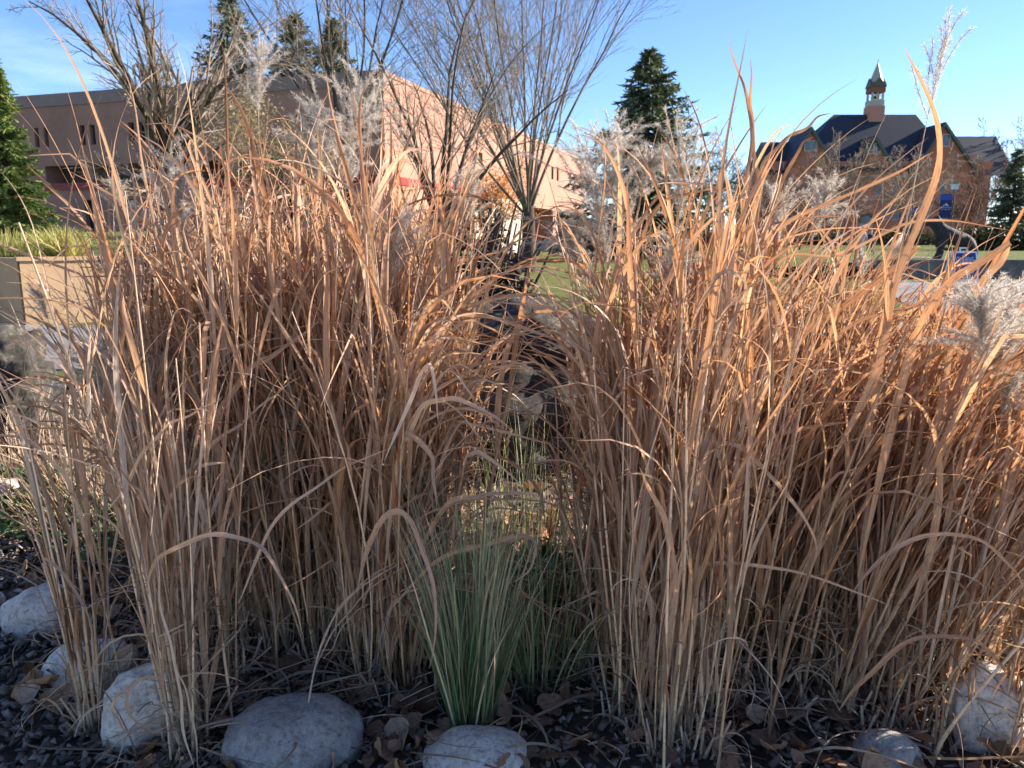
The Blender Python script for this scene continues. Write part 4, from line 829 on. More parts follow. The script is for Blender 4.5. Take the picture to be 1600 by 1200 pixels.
tuft('grass_tuft', 98, 12.9, 'yellow-green fountain grass tuft on the edge of the tan retaining wall', 'ochre', 520, .25, .3, .62, .8, .012, z=1.02, thmul=1.9)
tuft('grass_tuft', 25, 13.2, 'straw-coloured grass tuft on the retaining wall next to the bright spruce', 'ochre', 380, .5, .3, .55, .35, .012, z=1.02, thmul=1.2)

# ------------------------------------------------------------------ the ornamental grasses
def catmull(pts, S):
    p = np.array(pts, float); p = np.concatenate([[2 * p[0] - p[1]], p, [2 * p[-1] - p[-2]]]); n = len(p) - 3; out = []
    for s in np.linspace(0, n - 1e-6, S):
        i = int(s); t = s - i; a, b_, c, d = p[i], p[i + 1], p[i + 2], p[i + 3]
        out.append(.5 * (2 * b_ + (c - a) * t + (2 * a - 5 * b_ + 4 * c - d) * t * t + (3 * b_ - a - 3 * c + d) * t ** 3))
    return np.array(out)
def plume_geo(base, tip, L, full, curl, rg, droop=0.0):
    """feathery seed head: axis with arching racemes carrying tufts of hairs"""
    ax = norm(np.array(tip, float) - np.array(base, float)); base = np.array(base, float)
    nr = int(19 * full + 6); lines = []; P0 = catmull([base, base + ax * L * .5 + np.array([0, 0, .01]), np.array(tip, float) + [0, 0, -droop * .1]], 8); lines.append(P0)
    for i in range(nr):
        f = .02 + .75 * i / nr; k_ = f * 7; j = int(k_); p = P0[j] * (1 - (k_ - j)) + P0[min(j + 1, 7)] * (k_ - j)
        a = rg.uniform(.1, .8) * full ** .4; d = rot_about(ax, perp(ax, rg), a); Lr = L * rg.uniform(.5, .85) * (1.1 - .55 * f)
        Q = [p]; dd = d.copy(); cdir = perp(ax, rg) * curl * rg.uniform(.3, 1.2)
        for s in range(11):
            Q.append(Q[-1] + dd * Lr / 11); dd = dd + cdir * .2 + np.array([0, 0, -.035 * (1 + droop) * (s / 5)]) + rg.normal(size=3) * .07; dd = norm(dd)
        lines.append(np.array(Q))
    st = [l if len(l) == 12 else catmull(l, 12) for l in lines]; A = np.array(st); parts = [tubes(A, np.full((len(A), 12), .0007), 3, r1=np.zeros(len(A)))]
    # hairs
    hp, hd = [], []
    for l in A:
        m_ = int(80 * np.sum(np.linalg.norm(np.diff(l, axis=0), axis=1)) / .12) + 8; s = rg.random(m_) * 10.99; j = s.astype(int); fr = (s - j)[:, None]
        p = l[j] * (1 - fr) + l[j + 1] * fr; t = norm(l[j + 1] - l[j])
        for _ in range(3): hp.append(p + rg.normal(size=p.shape) * .0012); hd.append(norm(t * .8 + norm(rg.normal(size=p.shape)) * .8))
    hp = np.concatenate(hp); hd = np.concatenate(hd); n = len(hp); Lh = rg.uniform(.007, .017, n)
    Q = np.stack([hp, hp + hd * Lh[:, None] * .5, hp + hd * Lh[:, None] + np.array([0, 0, -.001])], 1)
    parts.append(ribbons(Q, norm(rg.normal(size=(n, 3)))[:, None].repeat(3, 1), np.array([.0005, .0006, .0002])[None].repeat(n, 0), np.zeros((n, 3)), rg.random(n), rg.random(n)))
    return merge(parts)

class Plant:
    def __init__(s, x, F, label, seed, rx, ry, ns, nl, H, lean=(0, 0), splay=.3, th1=(.5, 1.9), wide=1.0, bias=None, lmul=1.0, nd=None, hue=0.0):
        ns = int(ns * 1.25); nl = int(nl * 1.7); nd = ns * 3 if nd is None else int(nd * 2.2); s.rg = rg = np.random.default_rng(seed); s.c = np.array([(x - 800) / FPX * (F * cp + CH * sp), F, 0]); s.root = empty('ornamental_grass', s.c, label, 'ornamental grass', 'tall dry ornamental grasses')
        a = rg.uniform(0, 6.28, ns); rr_ = np.sqrt(rg.random(ns)); base = np.stack([s.c[0] + rx * rr_ * np.cos(a), F + ry * rr_ * np.sin(a), np.zeros(ns)], -1)
        base[:, :2] += rg.normal(0, .35, (ns, 2)) * [rx, ry] * (rg.random((ns, 1)) < .4)
        h = H * rg.uniform(.45, 1.0, ns); js = .085 * min(1, rx / .16); off = np.stack([np.cos(a) * rr_ * splay + lean[0] + rg.normal(0, js, ns), np.sin(a) * rr_ * splay + lean[1] + rg.normal(0, js, ns)], -1) * (h / H)[:, None]
        S = 10; t = np.linspace(0, 1, S)[None]; P = np.empty((ns, S, 3)); bow = rg.normal(0, js * .35, (ns, 2))
        for k_ in (0, 1): P[..., k_] = base[:, k_, None] + off[:, k_, None] * t ** 1.5 + bow[:, k_, None] * np.sin(t * 3.14)
        P[..., 2] = h[:, None] * t * (1 - .06 * np.linalg.norm(off, axis=1)[:, None] * t)
        rad = rg.uniform(.0020, .0048, ns)[:, None] * (1.08 - .62 * t); rad *= 1 + .28 * (rg.random((ns, S)) < .3)
        r1 = np.clip(rg.random(ns) * .85 + hue, 0, 1); r2 = rg.random(ns)
        near = np.argsort(P[:, 3, 1])[:min(26, ns // 3)]; mask = np.zeros(ns, bool); mask[near] = True
        for i in near: put('stem', tubes(P[i:i + 1], rad[i:i + 1], 6, r1[i:i + 1], r2[i:i + 1]), M['stem'], s.root)
        if (~mask).any(): tag(put('stem_mass', tubes(P[~mask], rad[~mask], 5, r1[~mask], r2[~mask]), M['stem'], s.root), kind='stuff')
        # leaves
        si = rg.integers(0, ns, nl); tf = rg.beta(1.7, 1.5, nl) * .93 + .04; k_ = tf * (S - 1); j = np.minimum(k_.astype(int), S - 2); fr = (k_ - j)[:, None]
        lb = P[si, j] * (1 - fr) + P[si, j + 1] * fr; tn = norm(P[si, j + 1] - P[si, j]); ph0 = np.arctan2(tn[:, 1], tn[:, 0]); 
        phi = rg.uniform(0, 6.28, nl)
        if bias is not None: 
            mb = rg.random(nl) < bias[1]; phi = np.where(mb, bias[0] + rg.normal(0, .55, nl), phi)
        L = rg.uniform(.3, .95, nl) * lmul * (1.12 - .45 * tf); up_ = rg.random(nl) < .4
        L = np.minimum(L, np.maximum(.16, (H * 1.17 - lb[:, 2]) / .9))
        th0 = rg.uniform(.03, .3, nl); e = np.where(up_, rg.uniform(.15, .8, nl), rg.uniform(th1[0], th1[1] + .35, nl)); L = np.where(up_, L, L * 1.12)
        kink = (rg.uniform(.3, .85, nl), np.where(rg.random(nl) < .2, rg.uniform(.5, 1.6, nl), 0))
        Q, sd_, t2 = arcs(lb, L, th0, e, phi, rg.uniform(1.2, 3.2, nl), rg.normal(0, .9, nl), 14, kink, rg)
        Q = Q + np.array([lean[0], lean[1], 0])[None, None] * .35 * (t2 ** 1.3)[..., None]
        Q[..., 2] = np.maximum(Q[..., 2], .015)
        sd_ = twistside(Q, sd_, rg.uniform(-.6, .6, nl)[:, None] + rg.normal(0, 1.3, nl)[:, None] * t2 ** 1.4)
        wd = rg.gamma(2.6, .0040 * wide, nl).clip(.003, .019)[:, None] * np.clip((Q[..., 1] - .9) / .9, .3, 1) * np.minimum(1, .5 + 2.2 * t2) * (1 - t2 ** 2.3) ** .85 + .0006
        fd = np.full((nl, 14), .16) * rg.uniform(.3, 2.2, nl)[:, None]
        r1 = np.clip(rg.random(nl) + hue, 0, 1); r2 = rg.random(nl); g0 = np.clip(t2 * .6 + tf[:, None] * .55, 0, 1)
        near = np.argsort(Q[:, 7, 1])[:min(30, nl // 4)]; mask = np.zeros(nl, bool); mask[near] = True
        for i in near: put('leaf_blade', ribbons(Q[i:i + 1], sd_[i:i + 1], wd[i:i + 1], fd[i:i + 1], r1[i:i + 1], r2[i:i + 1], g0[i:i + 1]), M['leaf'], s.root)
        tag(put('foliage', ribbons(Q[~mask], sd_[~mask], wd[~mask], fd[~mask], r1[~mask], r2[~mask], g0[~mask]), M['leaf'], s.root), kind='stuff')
        nb_ = ns; a = rg.uniform(0, 6.28, nb_); q_ = rg.random(nb_) ** .4 * 1.15; sb = np.stack([s.c[0] + rx * q_ * np.cos(a), F + ry * q_ * np.sin(a), np.zeros(nb_)], -1)
        st_ = sb + np.stack([rg.normal(0, .045, nb_), rg.normal(0, .045, nb_), rg.uniform(.02, .13, nb_)], -1); tt_ = np.linspace(0, 1, 3)[None, :, None]
        tag(put('stub_mass', tubes(sb[:, None] * (1 - tt_) + st_[:, None] * tt_, rg.uniform(.0025, .0055, nb_)[:, None] * np.array([1.2, 1, .8])[None], 5), M['stem'], s.root), kind='stuff')
        nsf = ns * 3; si = rg.integers(0, ns, nsf); k_ = rg.uniform(.3, 6.5, nsf); j = k_.astype(int); fr = (k_ - j)[:, None]; lb = P[si, j] * (1 - fr) + P[si, j + 1] * fr
        ph = rg.uniform(0, 6.28, nsf); Q, sd_, t2 = arcs(lb, rg.uniform(.06, .26, nsf), rg.uniform(.0, .12, nsf), rg.uniform(.1, 1.3, nsf), ph, rg.uniform(2, 5, nsf), rg.normal(0, .6, nsf), 9, None, rg)
        sd_ = twistside(Q, sd_, rg.normal(0, .8, nsf)[:, None] * t2)
        wd = rg.uniform(.006, .012, nsf)[:, None] * (1 - t2 ** 1.6) ** .7 + .0006
        tag(put('sheath_mass', ribbons(Q, sd_, wd, np.full((nsf, 9), .35), rg.random(nsf), rg.random(nsf)), M['leaf'], s.root), kind='stuff')
        # thin dead shreds low in the clump
        si = rg.integers(0, ns, nd); lb = P[si, rg.integers(0, 5, nd)] + np.concatenate([rg.normal(0, .05, (nd, 2)), np.zeros((nd, 1))], 1); L = rg.uniform(.08, .42, nd); 
        Q, sd_, t2 = arcs(lb, L, rg.uniform(.2, 1.2, nd), rg.uniform(1.4, 3.2, nd), rg.uniform(0, 6.28, nd), rg.uniform(.6, 1.6, nd), rg.normal(0, 1.8, nd), 10, None, rg)
        Q[..., 2] = np.maximum(Q[..., 2], .02 + .02 * rg.random((nd, 1))); sd_ = twistside(Q, sd_, rg.uniform(0, 3, nd)[:, None] + rg.normal(0, 1.5, nd)[:, None] * t2)
        wd = rg.uniform(.0015, .005, nd)[:, None] * (1 - t2 ** 3) ** .8 + .0005
        tag(put('dead_foliage', ribbons(Q, sd_, wd, np.full((nd, 10), .2), rg.random(nd), rg.random(nd)), M['dead'], s.root), kind='stuff')
    def blade(s, pts, F0, F1, w, hue=.5, fold=.14, tw=(0, 0), S=26, val=.5, mat='leaf', name='leaf_blade', endw=0.0):
        F0 *= .9; F1 *= .9; w *= .8; n = len(pts); P = catmull([at(x, y, F0 + (F1 - F0) * i / (n - 1)) for i, (x, y) in enumerate(pts)], S)[None]
        t = np.linspace(0, 1, S)[None]; jp = s.rg.uniform(0, 6.28, (3, 2)); ja = s.rg.uniform(.2, 1, 3)
        for q_ in range(3): P[0, :, q_] += .0045 * ja[q_] * (np.sin(t[0] * 11 + jp[q_, 0]) + .6 * np.sin(t[0] * 23 + jp[q_, 1]))
        T = tang(P); view = norm(P - np.array([0, 0, CH])); sd_ = np.cross(T, view)
        sd_ = twistside(P, sd_, tw[0] + (tw[1] - tw[0]) * t + .45 * np.sin(t * 7 + n + w))
        wd = w / 1000 * np.minimum(1, .12 + 5 * t) * (1 - .25 * t) * (1 - t ** 3.0 * (1 - endw)) ** .8 * (1 + .07 * np.sin(t * 31 + w) + .06 * np.sin(t * 53 + 2 * w)) + .0005
        return put(name, ribbons(P, sd_, wd, np.full((1, S), fold), np.array([hue]), np.array([val]), np.clip(.25 + t * .6, 0, 1)), M[mat], s.root)
    def stalk(s, pts, F0, F1, r, plume=None, full=1.0, curl=.6, droop=0.0, L=None, hue=.5):
        """flowering stalk through photo points, then the plume from its end"""
        n = len(pts); pp = [at(x, y, F0 + (F1 - F0) * i / (n - 1)) for i, (x, y) in enumerate(pts)]
        b0 = np.array([s.c[0] * .8 + pp[0][0] * .2, (F0 + s.c[1]) / 2, 0]) if pts[0][1] < 900 else None
        if b0 is not None: pp = [b0] + pp
        P = catmull(pp, 16); rad = np.linspace(r, r * .35, 16) / 1000
        rad[[4, 8, 12]] *= 1.25
        st = put('flower_stalk', tubes(P[None], rad[None], 6, np.array([hue]), s.rg.random(1)), M['stem'], s.root)
        if plume:
            tip = at(*plume, F1); Lp = L or float(np.linalg.norm(tip - P[-1])); g_ = plume_geo(P[-1], tip, Lp, full, curl, s.rg, droop)
            o = mesh('plume', g_[0], g_[1], M['plume'], st, smooth=True, col=g_[2], uv=g_[3])
        return st

pA = Plant(150, 1.87, 'slim isolated clump of tan stems rising beside the flat pale grey stone', 201, .03, .04, 11, 12, .98, (.0, 0), .12, (.8, 2.0), bias=(3.14, .5), hue=.25, nd=20)
pB = Plant(300, 1.80, 'small tan clump rising behind the tall speckled stone', 202, .05, .07, 22, 44, 1.05, (-.03, .05), .12, (.7, 2.1), hue=.2, nd=50, wide=.9)
pC1 = Plant(395, 2.5, 'dense tawny clump between the small clump and the plume-topped centre clump', 203, .22, .38, 180, 900, 1.43, (0, 0), .18, (.5, 1.9), nd=260)
pC2 = Plant(515, 2.5, 'dense tawny clump behind the wide blue-grey stone', 204, .22, .38, 180, 900, 1.47, (.02, 0), .22, (.5, 1.9), nd=260)
pC3 = Plant(622, 2.28, 'dense tawny clump arching its blades over the boulder gap from the stone side', 205, .16, .3, 110, 520, 1.38, (.0, 0), .18, (.6, 2.0), bias=(0, .1), nd=200)
pC4 = Plant(285, 2.85, 'thin-leaved tawny clump between the dark shrub and the dense clumps', 215, .12, .3, 45, 200, 1.35, (.02, 0), .12, (.6, 1.9), bias=(0, .2))
pD = Plant(1018, 2.05, 'upright dense clump with the widest hanging blade, beside the grey-green tuft', 206, .15, .32, 125, 520, 1.36, (.03, 0), .14, (.5, 1.9), bias=(0, .1), nd=200)
pE = Plant(1165, 2.3, 'dense rusty clump leaning towards the hall, next to the upright clump', 207, .22, .36, 165, 760, 1.2, (.2, 0), .24, (.5, 1.7), bias=(0, .4), hue=-.08, nd=260)
pG = Plant(1335, 2.15, 'rusty backlit clump leaning over the half-buried grey stone', 208, .21, .32, 125, 600, .98, (.36, 0), .25, (.5, 1.7), bias=(0, .5), hue=-.1, nd=240)
pI = Plant(1500, 2.45, 'orange backlit clump leaning low behind the big pale stone', 209, .22, .32, 110, 520, .86, (.42, 0), .25, (.5, 1.8), bias=(0, .5), hue=-.12, nd=240)
pJ = Plant(1260, 2.9, 'orange clump half hidden behind the rusty leaning clumps', 210, .28, .3, 100, 500, .94, (.36, 0), .3, (.5, 1.7), bias=(0, .5), hue=-.12)
pK = Plant(1575, 1.75, 'few dark thin stems in front of the big pale stone', 211, .03, .04, 6, 8, .5, (.12, 0), .08, (.8, 2.0), bias=(0, .5), nd=10, hue=-.3)

# distinctive blades
pC3.blade([(560, 930), (578, 850), (612, 800), (645, 822), (672, 890), (683, 960), (666, 1045)], 2.15, 1.8, 20, .55, val=.75)
pB.blade([(225, 930), (250, 870), (310, 838), (370, 840), (418, 868), (452, 925), (475, 1000)], 1.9, 1.75, 15, .75, val=.7)
pC3.blade([(600, 900), (625, 720), (655, 640), (700, 622), (750, 640), (797, 668)], 2.2, 1.95, 22, .8, val=.8)
pC3.blade([(797, 668), (796, 682), (790, 702)], 1.95, 1.94, 12, .2, val=.4, S=8)
pC3.blade([(640, 900), (690, 800), (740, 775), (800, 770), (855, 782)], 2.2, 1.9, 18, .6, val=.6)
pC3.blade([(600, 960), (680, 880), (760, 850), (815, 838), (838, 855), (832, 885), (800, 912)], 2.1, 1.85, 15, .45, val=.55)
pC3.blade([(560, 760), (600, 690), (640, 680), (672, 710), (680, 760), (684, 800)], 2.2, 1.95, 20, .5, val=.6)
pC3.blade([(600, 720), (640, 630), (660, 580), (675, 575), (682, 620), (684, 660)], 2.1, 2.0, 14, .95, val=.95)
pC2.blade([(470, 1192), (480, 1110), (492, 1040), (520, 968), (570, 915), (640, 872), (700, 852)], 1.95, 2.2, 5, .8, val=.95, fold=.05)
pC2.blade([(486, 1066), (505, 1000), (540, 938), (600, 888), (668, 858)], 2.0, 2.2, 4, .8, val=.9, fold=.05)
pC2.blade([(492, 1048), (522, 985), (566, 932), (634, 886), (690, 868)], 2.0, 2.2, 4, .7, val=.8, fold=.05)
pC2.blade([(505, 1030), (530, 990), (560, 955), (610, 925), (640, 915)], 2.02, 2.2, 3, .5, val=.7, fold=.05)
pC1.blade([(300, 760), (345, 640), (390, 580), (440, 545), (500, 500)], 2.2, 2.25, 24, .7, val=.7)
pC1.blade([(240, 800), (330, 700), (400, 640), (470, 590)], 2.1, 2.2, 12, .8, val=.8)
pC2.blade([(520, 780), (535, 620), (560, 480), (575, 440)], 2.25, 2.3, 26, .55, val=.7)
pC2.blade([(370, 940), (430, 820), (520, 740), (620, 700)], 2.0, 2.1, 11, .8, val=.85)
pC1.blade([(300, 860), (290, 720), (285, 600), (290, 500)], 2.15, 2.3, 20, .4, val=.5)
pB.blade([(170, 800), (230, 700), (290, 650), (350, 620)], 1.95, 2.0, 11, .8, val=.9)
pB.blade([(302, 1196), (284, 1110), (268, 1020), (252, 930), (240, 850)], 1.75, 1.85, 8, .9, val=.9, fold=.05)
pB.blade([(312, 1196), (292, 1090), (264, 1000), (236, 900)], 1.75, 1.9, 5, .8, val=.85)
pB.blade([(262, 1062), (225, 1058), (200, 1085), (205, 1120), (235, 1140), (262, 1138)], 1.7, 1.68, 8, .3, val=.6)
pB.blade([(205, 1068), (178, 1095), (182, 1125), (205, 1145), (235, 1135)], 1.7, 1.68, 6, .3, val=.45)
pA.blade([(140, 900), (120, 700), (70, 620), (0, 585)], 2.1, 2.0, 15, .7, val=.6)
pA.blade([(150, 900), (110, 600), (60, 520), (-10, 480)], 2.1, 2.1, 15, .7, val=.7)
pA.blade([(150, 900), (110, 760), (60, 700), (0, 680), (-30, 690)], 2.1, 2.0, 13, .8, val=.8)
pA.blade([(130, 820), (90, 690), (50, 655), (-20, 640)], 2.05, 1.9, 10, .8, val=.75)
pA.blade([(170, 900), (190, 760), (170, 620), (130, 540), (90, 490)], 2.1, 2.1, 14, .6, val=.6)
pD.blade([(1030, 1130), (1045, 1000), (1052, 900), (1034, 800), (998, 730)], 2.0, 1.75, 30, .75, val=.7, fold=.16)
pD.blade([(1020, 1100), (1018, 980), (1000, 870), (985, 800)], 2.05, 1.9, 22, .6, val=.65)
pD.blade([(1040, 820), (1060, 760), (1100, 700), (1150, 695), (1205, 745), (1250, 800), (1274, 845), (1270, 880)], 2.1, 1.85, 16, .85, val=.8)
pD.blade([(1000, 940), (1060, 888), (1130, 880), (1220, 890), (1330, 920), (1392, 948)], 2.0, 1.85, 12, .75, val=.7)
pD.blade([(1010, 760), (1030, 640), (1020, 560), (1015, 520)], 2.1, 2.1, 20, .6, val=.7)
pD.blade([(1080, 900), (1100, 780), (1140, 660), (1165, 590), (1175, 612)], 2.1, 2.05, 14, .85, val=.85)
pD.blade([(960, 800), (940, 620), (900, 520), (850, 480), (760, 470)], 2.2, 2.3, 18, .6, val=.6)
pD.blade([(975, 900), (950, 700), (905, 560), (860, 500)], 2.1, 2.15, 18, .7, val=.65)
pD.blade([(960, 560), (955, 440), (1000, 350), (1030, 300), (1050, 240)], 2.2, 2.2, 14, .15, val=.5)
pD.blade([(985, 560), (990, 440), (1020, 330), (1080, 300), (1130, 300)], 2.25, 2.2, 14, .1, val=.5)
pG.blade([(1310, 1110), (1340, 1070), (1390, 1022), (1450, 995), (1520, 1000), (1562, 1040), (1566, 1062), (1555, 1092)], 1.95, 1.8, 15, .12, val=.75)
pG.blade([(1330, 930), (1390, 860), (1470, 835), (1540, 850), (1585, 890), (1602, 930)], 2.0, 1.9, 14, .6, val=.8)
pG.blade([(1290, 740), (1340, 640), (1375, 560), (1400, 440), (1440, 340), (1466, 265), (1464, 200), (1440, 130), (1412, 72)], 2.0, 2.15, 27, .12, val=.9, fold=.1)
pG.blade([(1340, 900), (1400, 640), (1440, 500), (1490, 440), (1578, 378)], 2.0, 2.0, 26, .12, val=.9, endw=.9)
pG.blade([(1580, 380), (1545, 430), (1510, 485), (1500, 500)], 2.0, 2.02, 22, .15, val=.85)
pE.blade([(1170, 640), (1240, 540), (1320, 475), (1420, 400), (1440, 385)], 2.2, 2.2, 26, .05, val=.8)
pE.blade([(1120, 560), (1200, 380), (1290, 320), (1400, 270), (1458, 240)], 2.3, 2.2, 15, .15, val=.7)
pE.blade([(1130, 520), (1165, 300), (1175, 210), (1160, 130), (1136, 58)], 2.3, 2.4, 15, .12, val=.5)
pE.blade([(1150, 520), (1180, 330), (1178, 220), (1172, 150), (1174, 92)], 2.3, 2.4, 16, .12, val=.5)
pE.blade([(1140, 480), (1185, 290), (1220, 225), (1262, 195), (1302, 176)], 2.3, 2.3, 15, .15, val=.6)
pE.blade([(1140, 500), (1185, 400), (1215, 300), (1250, 230), (1270, 215)], 2.3, 2.3, 16, .1, val=.55)
pE.blade([(1120, 460), (1124, 350), (1125, 268)], 2.3, 2.35, 16, .12, val=.5, endw=.9)
pE.blade([(1150, 640), (1240, 580), (1340, 505), (1440, 470), (1500, 460)], 2.2, 2.2, 14, .2, val=.7)
pE.blade([(1160, 470), (1230, 400), (1300, 400), (1370, 370), (1440, 345), (1500, 345), (1580, 360)], 2.2, 2.1, 12, .2, val=.7)
pE.blade([(1200, 500), (1280, 380), (1380, 270), (1450, 215)], 2.2, 2.3, 7, .6, val=.7, fold=.05)
pI.blade([(1420, 760), (1470, 690), (1540, 640), (1620, 625)], 2.2, 2.1, 22, .15, val=.9)
pI.blade([(1400, 620), (1440, 580), (1520, 560), (1560, 565)], 2.3, 2.3, 18, .1, val=1.0)
pI.blade([(1430, 820), (1470, 700), (1540, 655), (1620, 650)], 2.2, 2.1, 18, .7, val=.7)
pC2.blade([(560, 470), (540, 360), (575, 280), (605, 200)], 2.4, 2.4, 13, .1, val=.4)
pC1.blade([(385, 420), (330, 330), (300, 285)], 2.4, 2.4, 8, .5, val=.6)
pC3.blade([(620, 600), (700, 500), (760, 470), (830, 460), (905, 470)], 2.3, 2.3, 16, .4, val=.6)
pC3.blade([(600, 620), (660, 520), (740, 490), (860, 530), (900, 570)], 2.3, 2.2, 16, .5, val=.6)
pC3.blade([(590, 760), (660, 600), (740, 570), (800, 565), (870, 600)], 2.3, 2.2, 14, .5, val=.6)
pC3.blade([(620, 640), (700, 500), (800, 420), (850, 395)], 2.3, 2.3, 15, .15, val=.6)

rgp = np.random.default_rng(404)
for i in range(64):                     # blades arching over the gap from the stone side
    y0 = rgp.uniform(520, 980); x0 = rgp.uniform(610, 690); ln = rgp.uniform(90, 230); up_ = rgp.uniform(20, 120); y2 = y0 - up_ + rgp.uniform(-20, 110)
    pC3.blade([(x0 - 30, y0 + 120), (x0, y0), (x0 + ln * .45, y0 - up_), (x0 + ln, y2)], 2.25, 2.1 + rgp.uniform(-.1, .25), rgp.uniform(5, 15), rgp.random(), val=rgp.random(), tw=(rgp.normal() * .5, rgp.normal() * 1.2), S=18)
for i in range(34):                     # and from the upright clump
    y0 = rgp.uniform(480, 900); x0 = rgp.uniform(930, 980); ln = rgp.uniform(80, 200); up_ = rgp.uniform(60, 170); y2 = y0 - up_ + rgp.uniform(-60, 60)
    pD.blade([(x0 + 20, y0 + 160), (x0, y0), (x0 - ln * .4, y0 - up_), (x0 - ln, y2 - 20)], 2.15, 2.15 + rgp.uniform(-.1, .3), rgp.uniform(5, 15), rgp.random(), val=rgp.random(), tw=(rgp.normal() * .5, rgp.normal() * 1.2), S=18)
# flowering stalks and plumes
pC2.stalk([(420, 700), (408, 400), (404, 175)], 2.35, 2.4, 3.2, (405, 55), full=.7, curl=.4)
pC1.stalk([(330, 700), (300, 520), (290, 415)], 2.3, 2.3, 3.0, (276, 245), full=1.6, curl=.9)
pC4.stalk([(235, 640), (205, 450), (190, 345)], 2.5, 2.5, 2.6, (182, 285), full=.4, curl=.3)
pC2.stalk([(500, 700), (490, 480), (487, 300)], 2.4, 2.4, 3.0, (500, 165), full=1.7, curl=.9)
pC3.stalk([(560, 700), (548, 470), (540, 300)], 2.4, 2.45, 3.0, (565, 125), full=2.0, curl=.9)
pC3.stalk([(615, 800), (612, 620), (614, 460)], 2.1, 2.15, 3.0, (622, 340), full=.9, curl=.8)
pC3.stalk([(700, 700), (735, 480), (735, 345)], 2.45, 2.5, 2.6, (732, 262), full=1.0, curl=.6)
pB.stalk([(215, 800), (190, 700), (165, 620)], 2.0, 1.95, 3.0, (145, 530), full=1.6, curl=1.2, droop=.8)
pD.stalk([(985, 700), (975, 560), (950, 420)], 2.3, 2.3, 3.2, (915, 215), full=2.0, curl=.8)
pD.stalk([(990, 700), (985, 520), (975, 380)], 2.35, 2.4, 3.0, (955, 190), full=1.6, curl=.8)
pD.stalk([(940, 700), (930, 560), (915, 450)], 2.3, 2.35, 2.6, (880, 350), full=1.1, curl=.8)
pD.stalk([(1000, 640), (990, 420), (1000, 310)], 2.4, 2.4, 2.8, (1030, 215), full=1.3, curl=1.3, droop=1.4)
pE.stalk([(1065, 700), (1062, 520), (1060, 345)], 2.3, 2.35, 3.2, (1062, 195), full=1.1, curl=.5)
pD.stalk([(1050, 800), (1048, 600), (1047, 480)], 2.05, 2.1, 2.8, (1052, 370), full=1.5, curl=.9)
pE.stalk([(1220, 700), (1250, 520), (1268, 372)], 2.3, 2.3, 3.2, (1300, 285), full=1.3, curl=.5)
pG.stalk([(1320, 760), (1400, 420), (1448, 190)], 2.1, 2.2, 3.6, (1482, 45), full=.35, curl=.25)
pE.stalk([(1130, 700), (1190, 500), (1215, 390)], 2.6, 2.6, 2.8, (1222, 300), full=1.1, curl=.6)
pI.stalk([(1490, 760), (1520, 660), (1535, 570)], 1.8, 1.75, 3.0, (1530, 450), full=2.2, curl=.6)
pI.stalk([(1530, 760), (1545, 680), (1556, 590)], 1.95, 1.9, 3.0, (1592, 462), full=2.0, curl=.6)
pI.stalk([(1520, 800), (1550, 720), (1565, 650)], 1.9, 1.85, 2.6, (1580, 590), full=.9, curl=.6)
pJ.stalk([(1330, 640), (1340, 500), (1345, 440)], 3.1, 3.1, 2.6, (1350, 400), full=.6, curl=.6)
pA.stalk([(150, 800), (130, 640), (75, 500)], 2.1, 2.2, 2.2, (55, 455), full=.25, curl=.2)

# ------------------------------------------------------------------ street furniture and statue
F_ = 25.0; x0_, x1_ = at(1484, 400, F_)[0], at(1525, 400, F_)[0]; zt0 = at(1500, 393, F_)[2]
sg = empty('sandwich_board', ((x0_ + x1_) / 2, F_, 0.02), 'navy sandwich board in a white frame standing on the path', 'sign')
def slab(pts_bottom, pts_top, th):  # tilted panel between two edges
    a, b_ = np.array(pts_bottom[0], float), np.array(pts_bottom[1], float); c, d = np.array(pts_top[1], float), np.array(pts_top[0], float)
    n = np.cross(b_ - a, d - a); n /= np.linalg.norm(n); V = np.array([a, b_, c, d, a - n * th, b_ - n * th, c - n * th, d - n * th])
    return V, [[0, 1, 2, 3], [7, 6, 5, 4], [0, 4, 5, 1], [1, 5, 6, 2], [2, 6, 7, 3], [3, 7, 4, 0]]
zt0 = float(zt0); 
for s_, nm in ((-1, 'front_panel'), (1, 'rear_panel')):
    mesh(nm, *slab([(x0_, F_ + s_ * .32, .02), (x1_, F_ + s_ * .32, .02)], [(x0_, F_ + s_ * .03, zt0), (x1_, F_ + s_ * .03, zt0)], .03 if s_ < 0 else -.03), M['white'], sg)
dirv = np.array([0, .29, zt0 - .02]); dirv /= np.linalg.norm(dirv)
def onp(u, v, lift): # u across 0..1, v up 0..1 on the front panel
    nrm = np.array([0, -dirv[2], dirv[1]]); return np.array([x0_ + (x1_ - x0_) * u, F_ - .32 + .29 * v, .02 + (zt0 - .02) * v]) + nrm * lift
pv_ = [onp(.06, .09, .006), onp(.94, .09, .006), onp(.94, .95, .006), onp(.06, .95, .006)]
mesh('poster', pv_, [[0, 1, 2, 3]], M['navy'], sg)
hx = (x0_ + x1_) / 2
mesh('handle', *join([box(hx - .13, hx - .09, F_ - .02, F_ + .02, zt0, zt0 + .13), box(hx + .09, hx + .13, F_ - .02, F_ + .02, zt0, zt0 + .13), box(hx - .09, hx + .09, F_ - .02, F_ + .02, zt0 + .09, zt0 + .13)]), M['white'], sg)
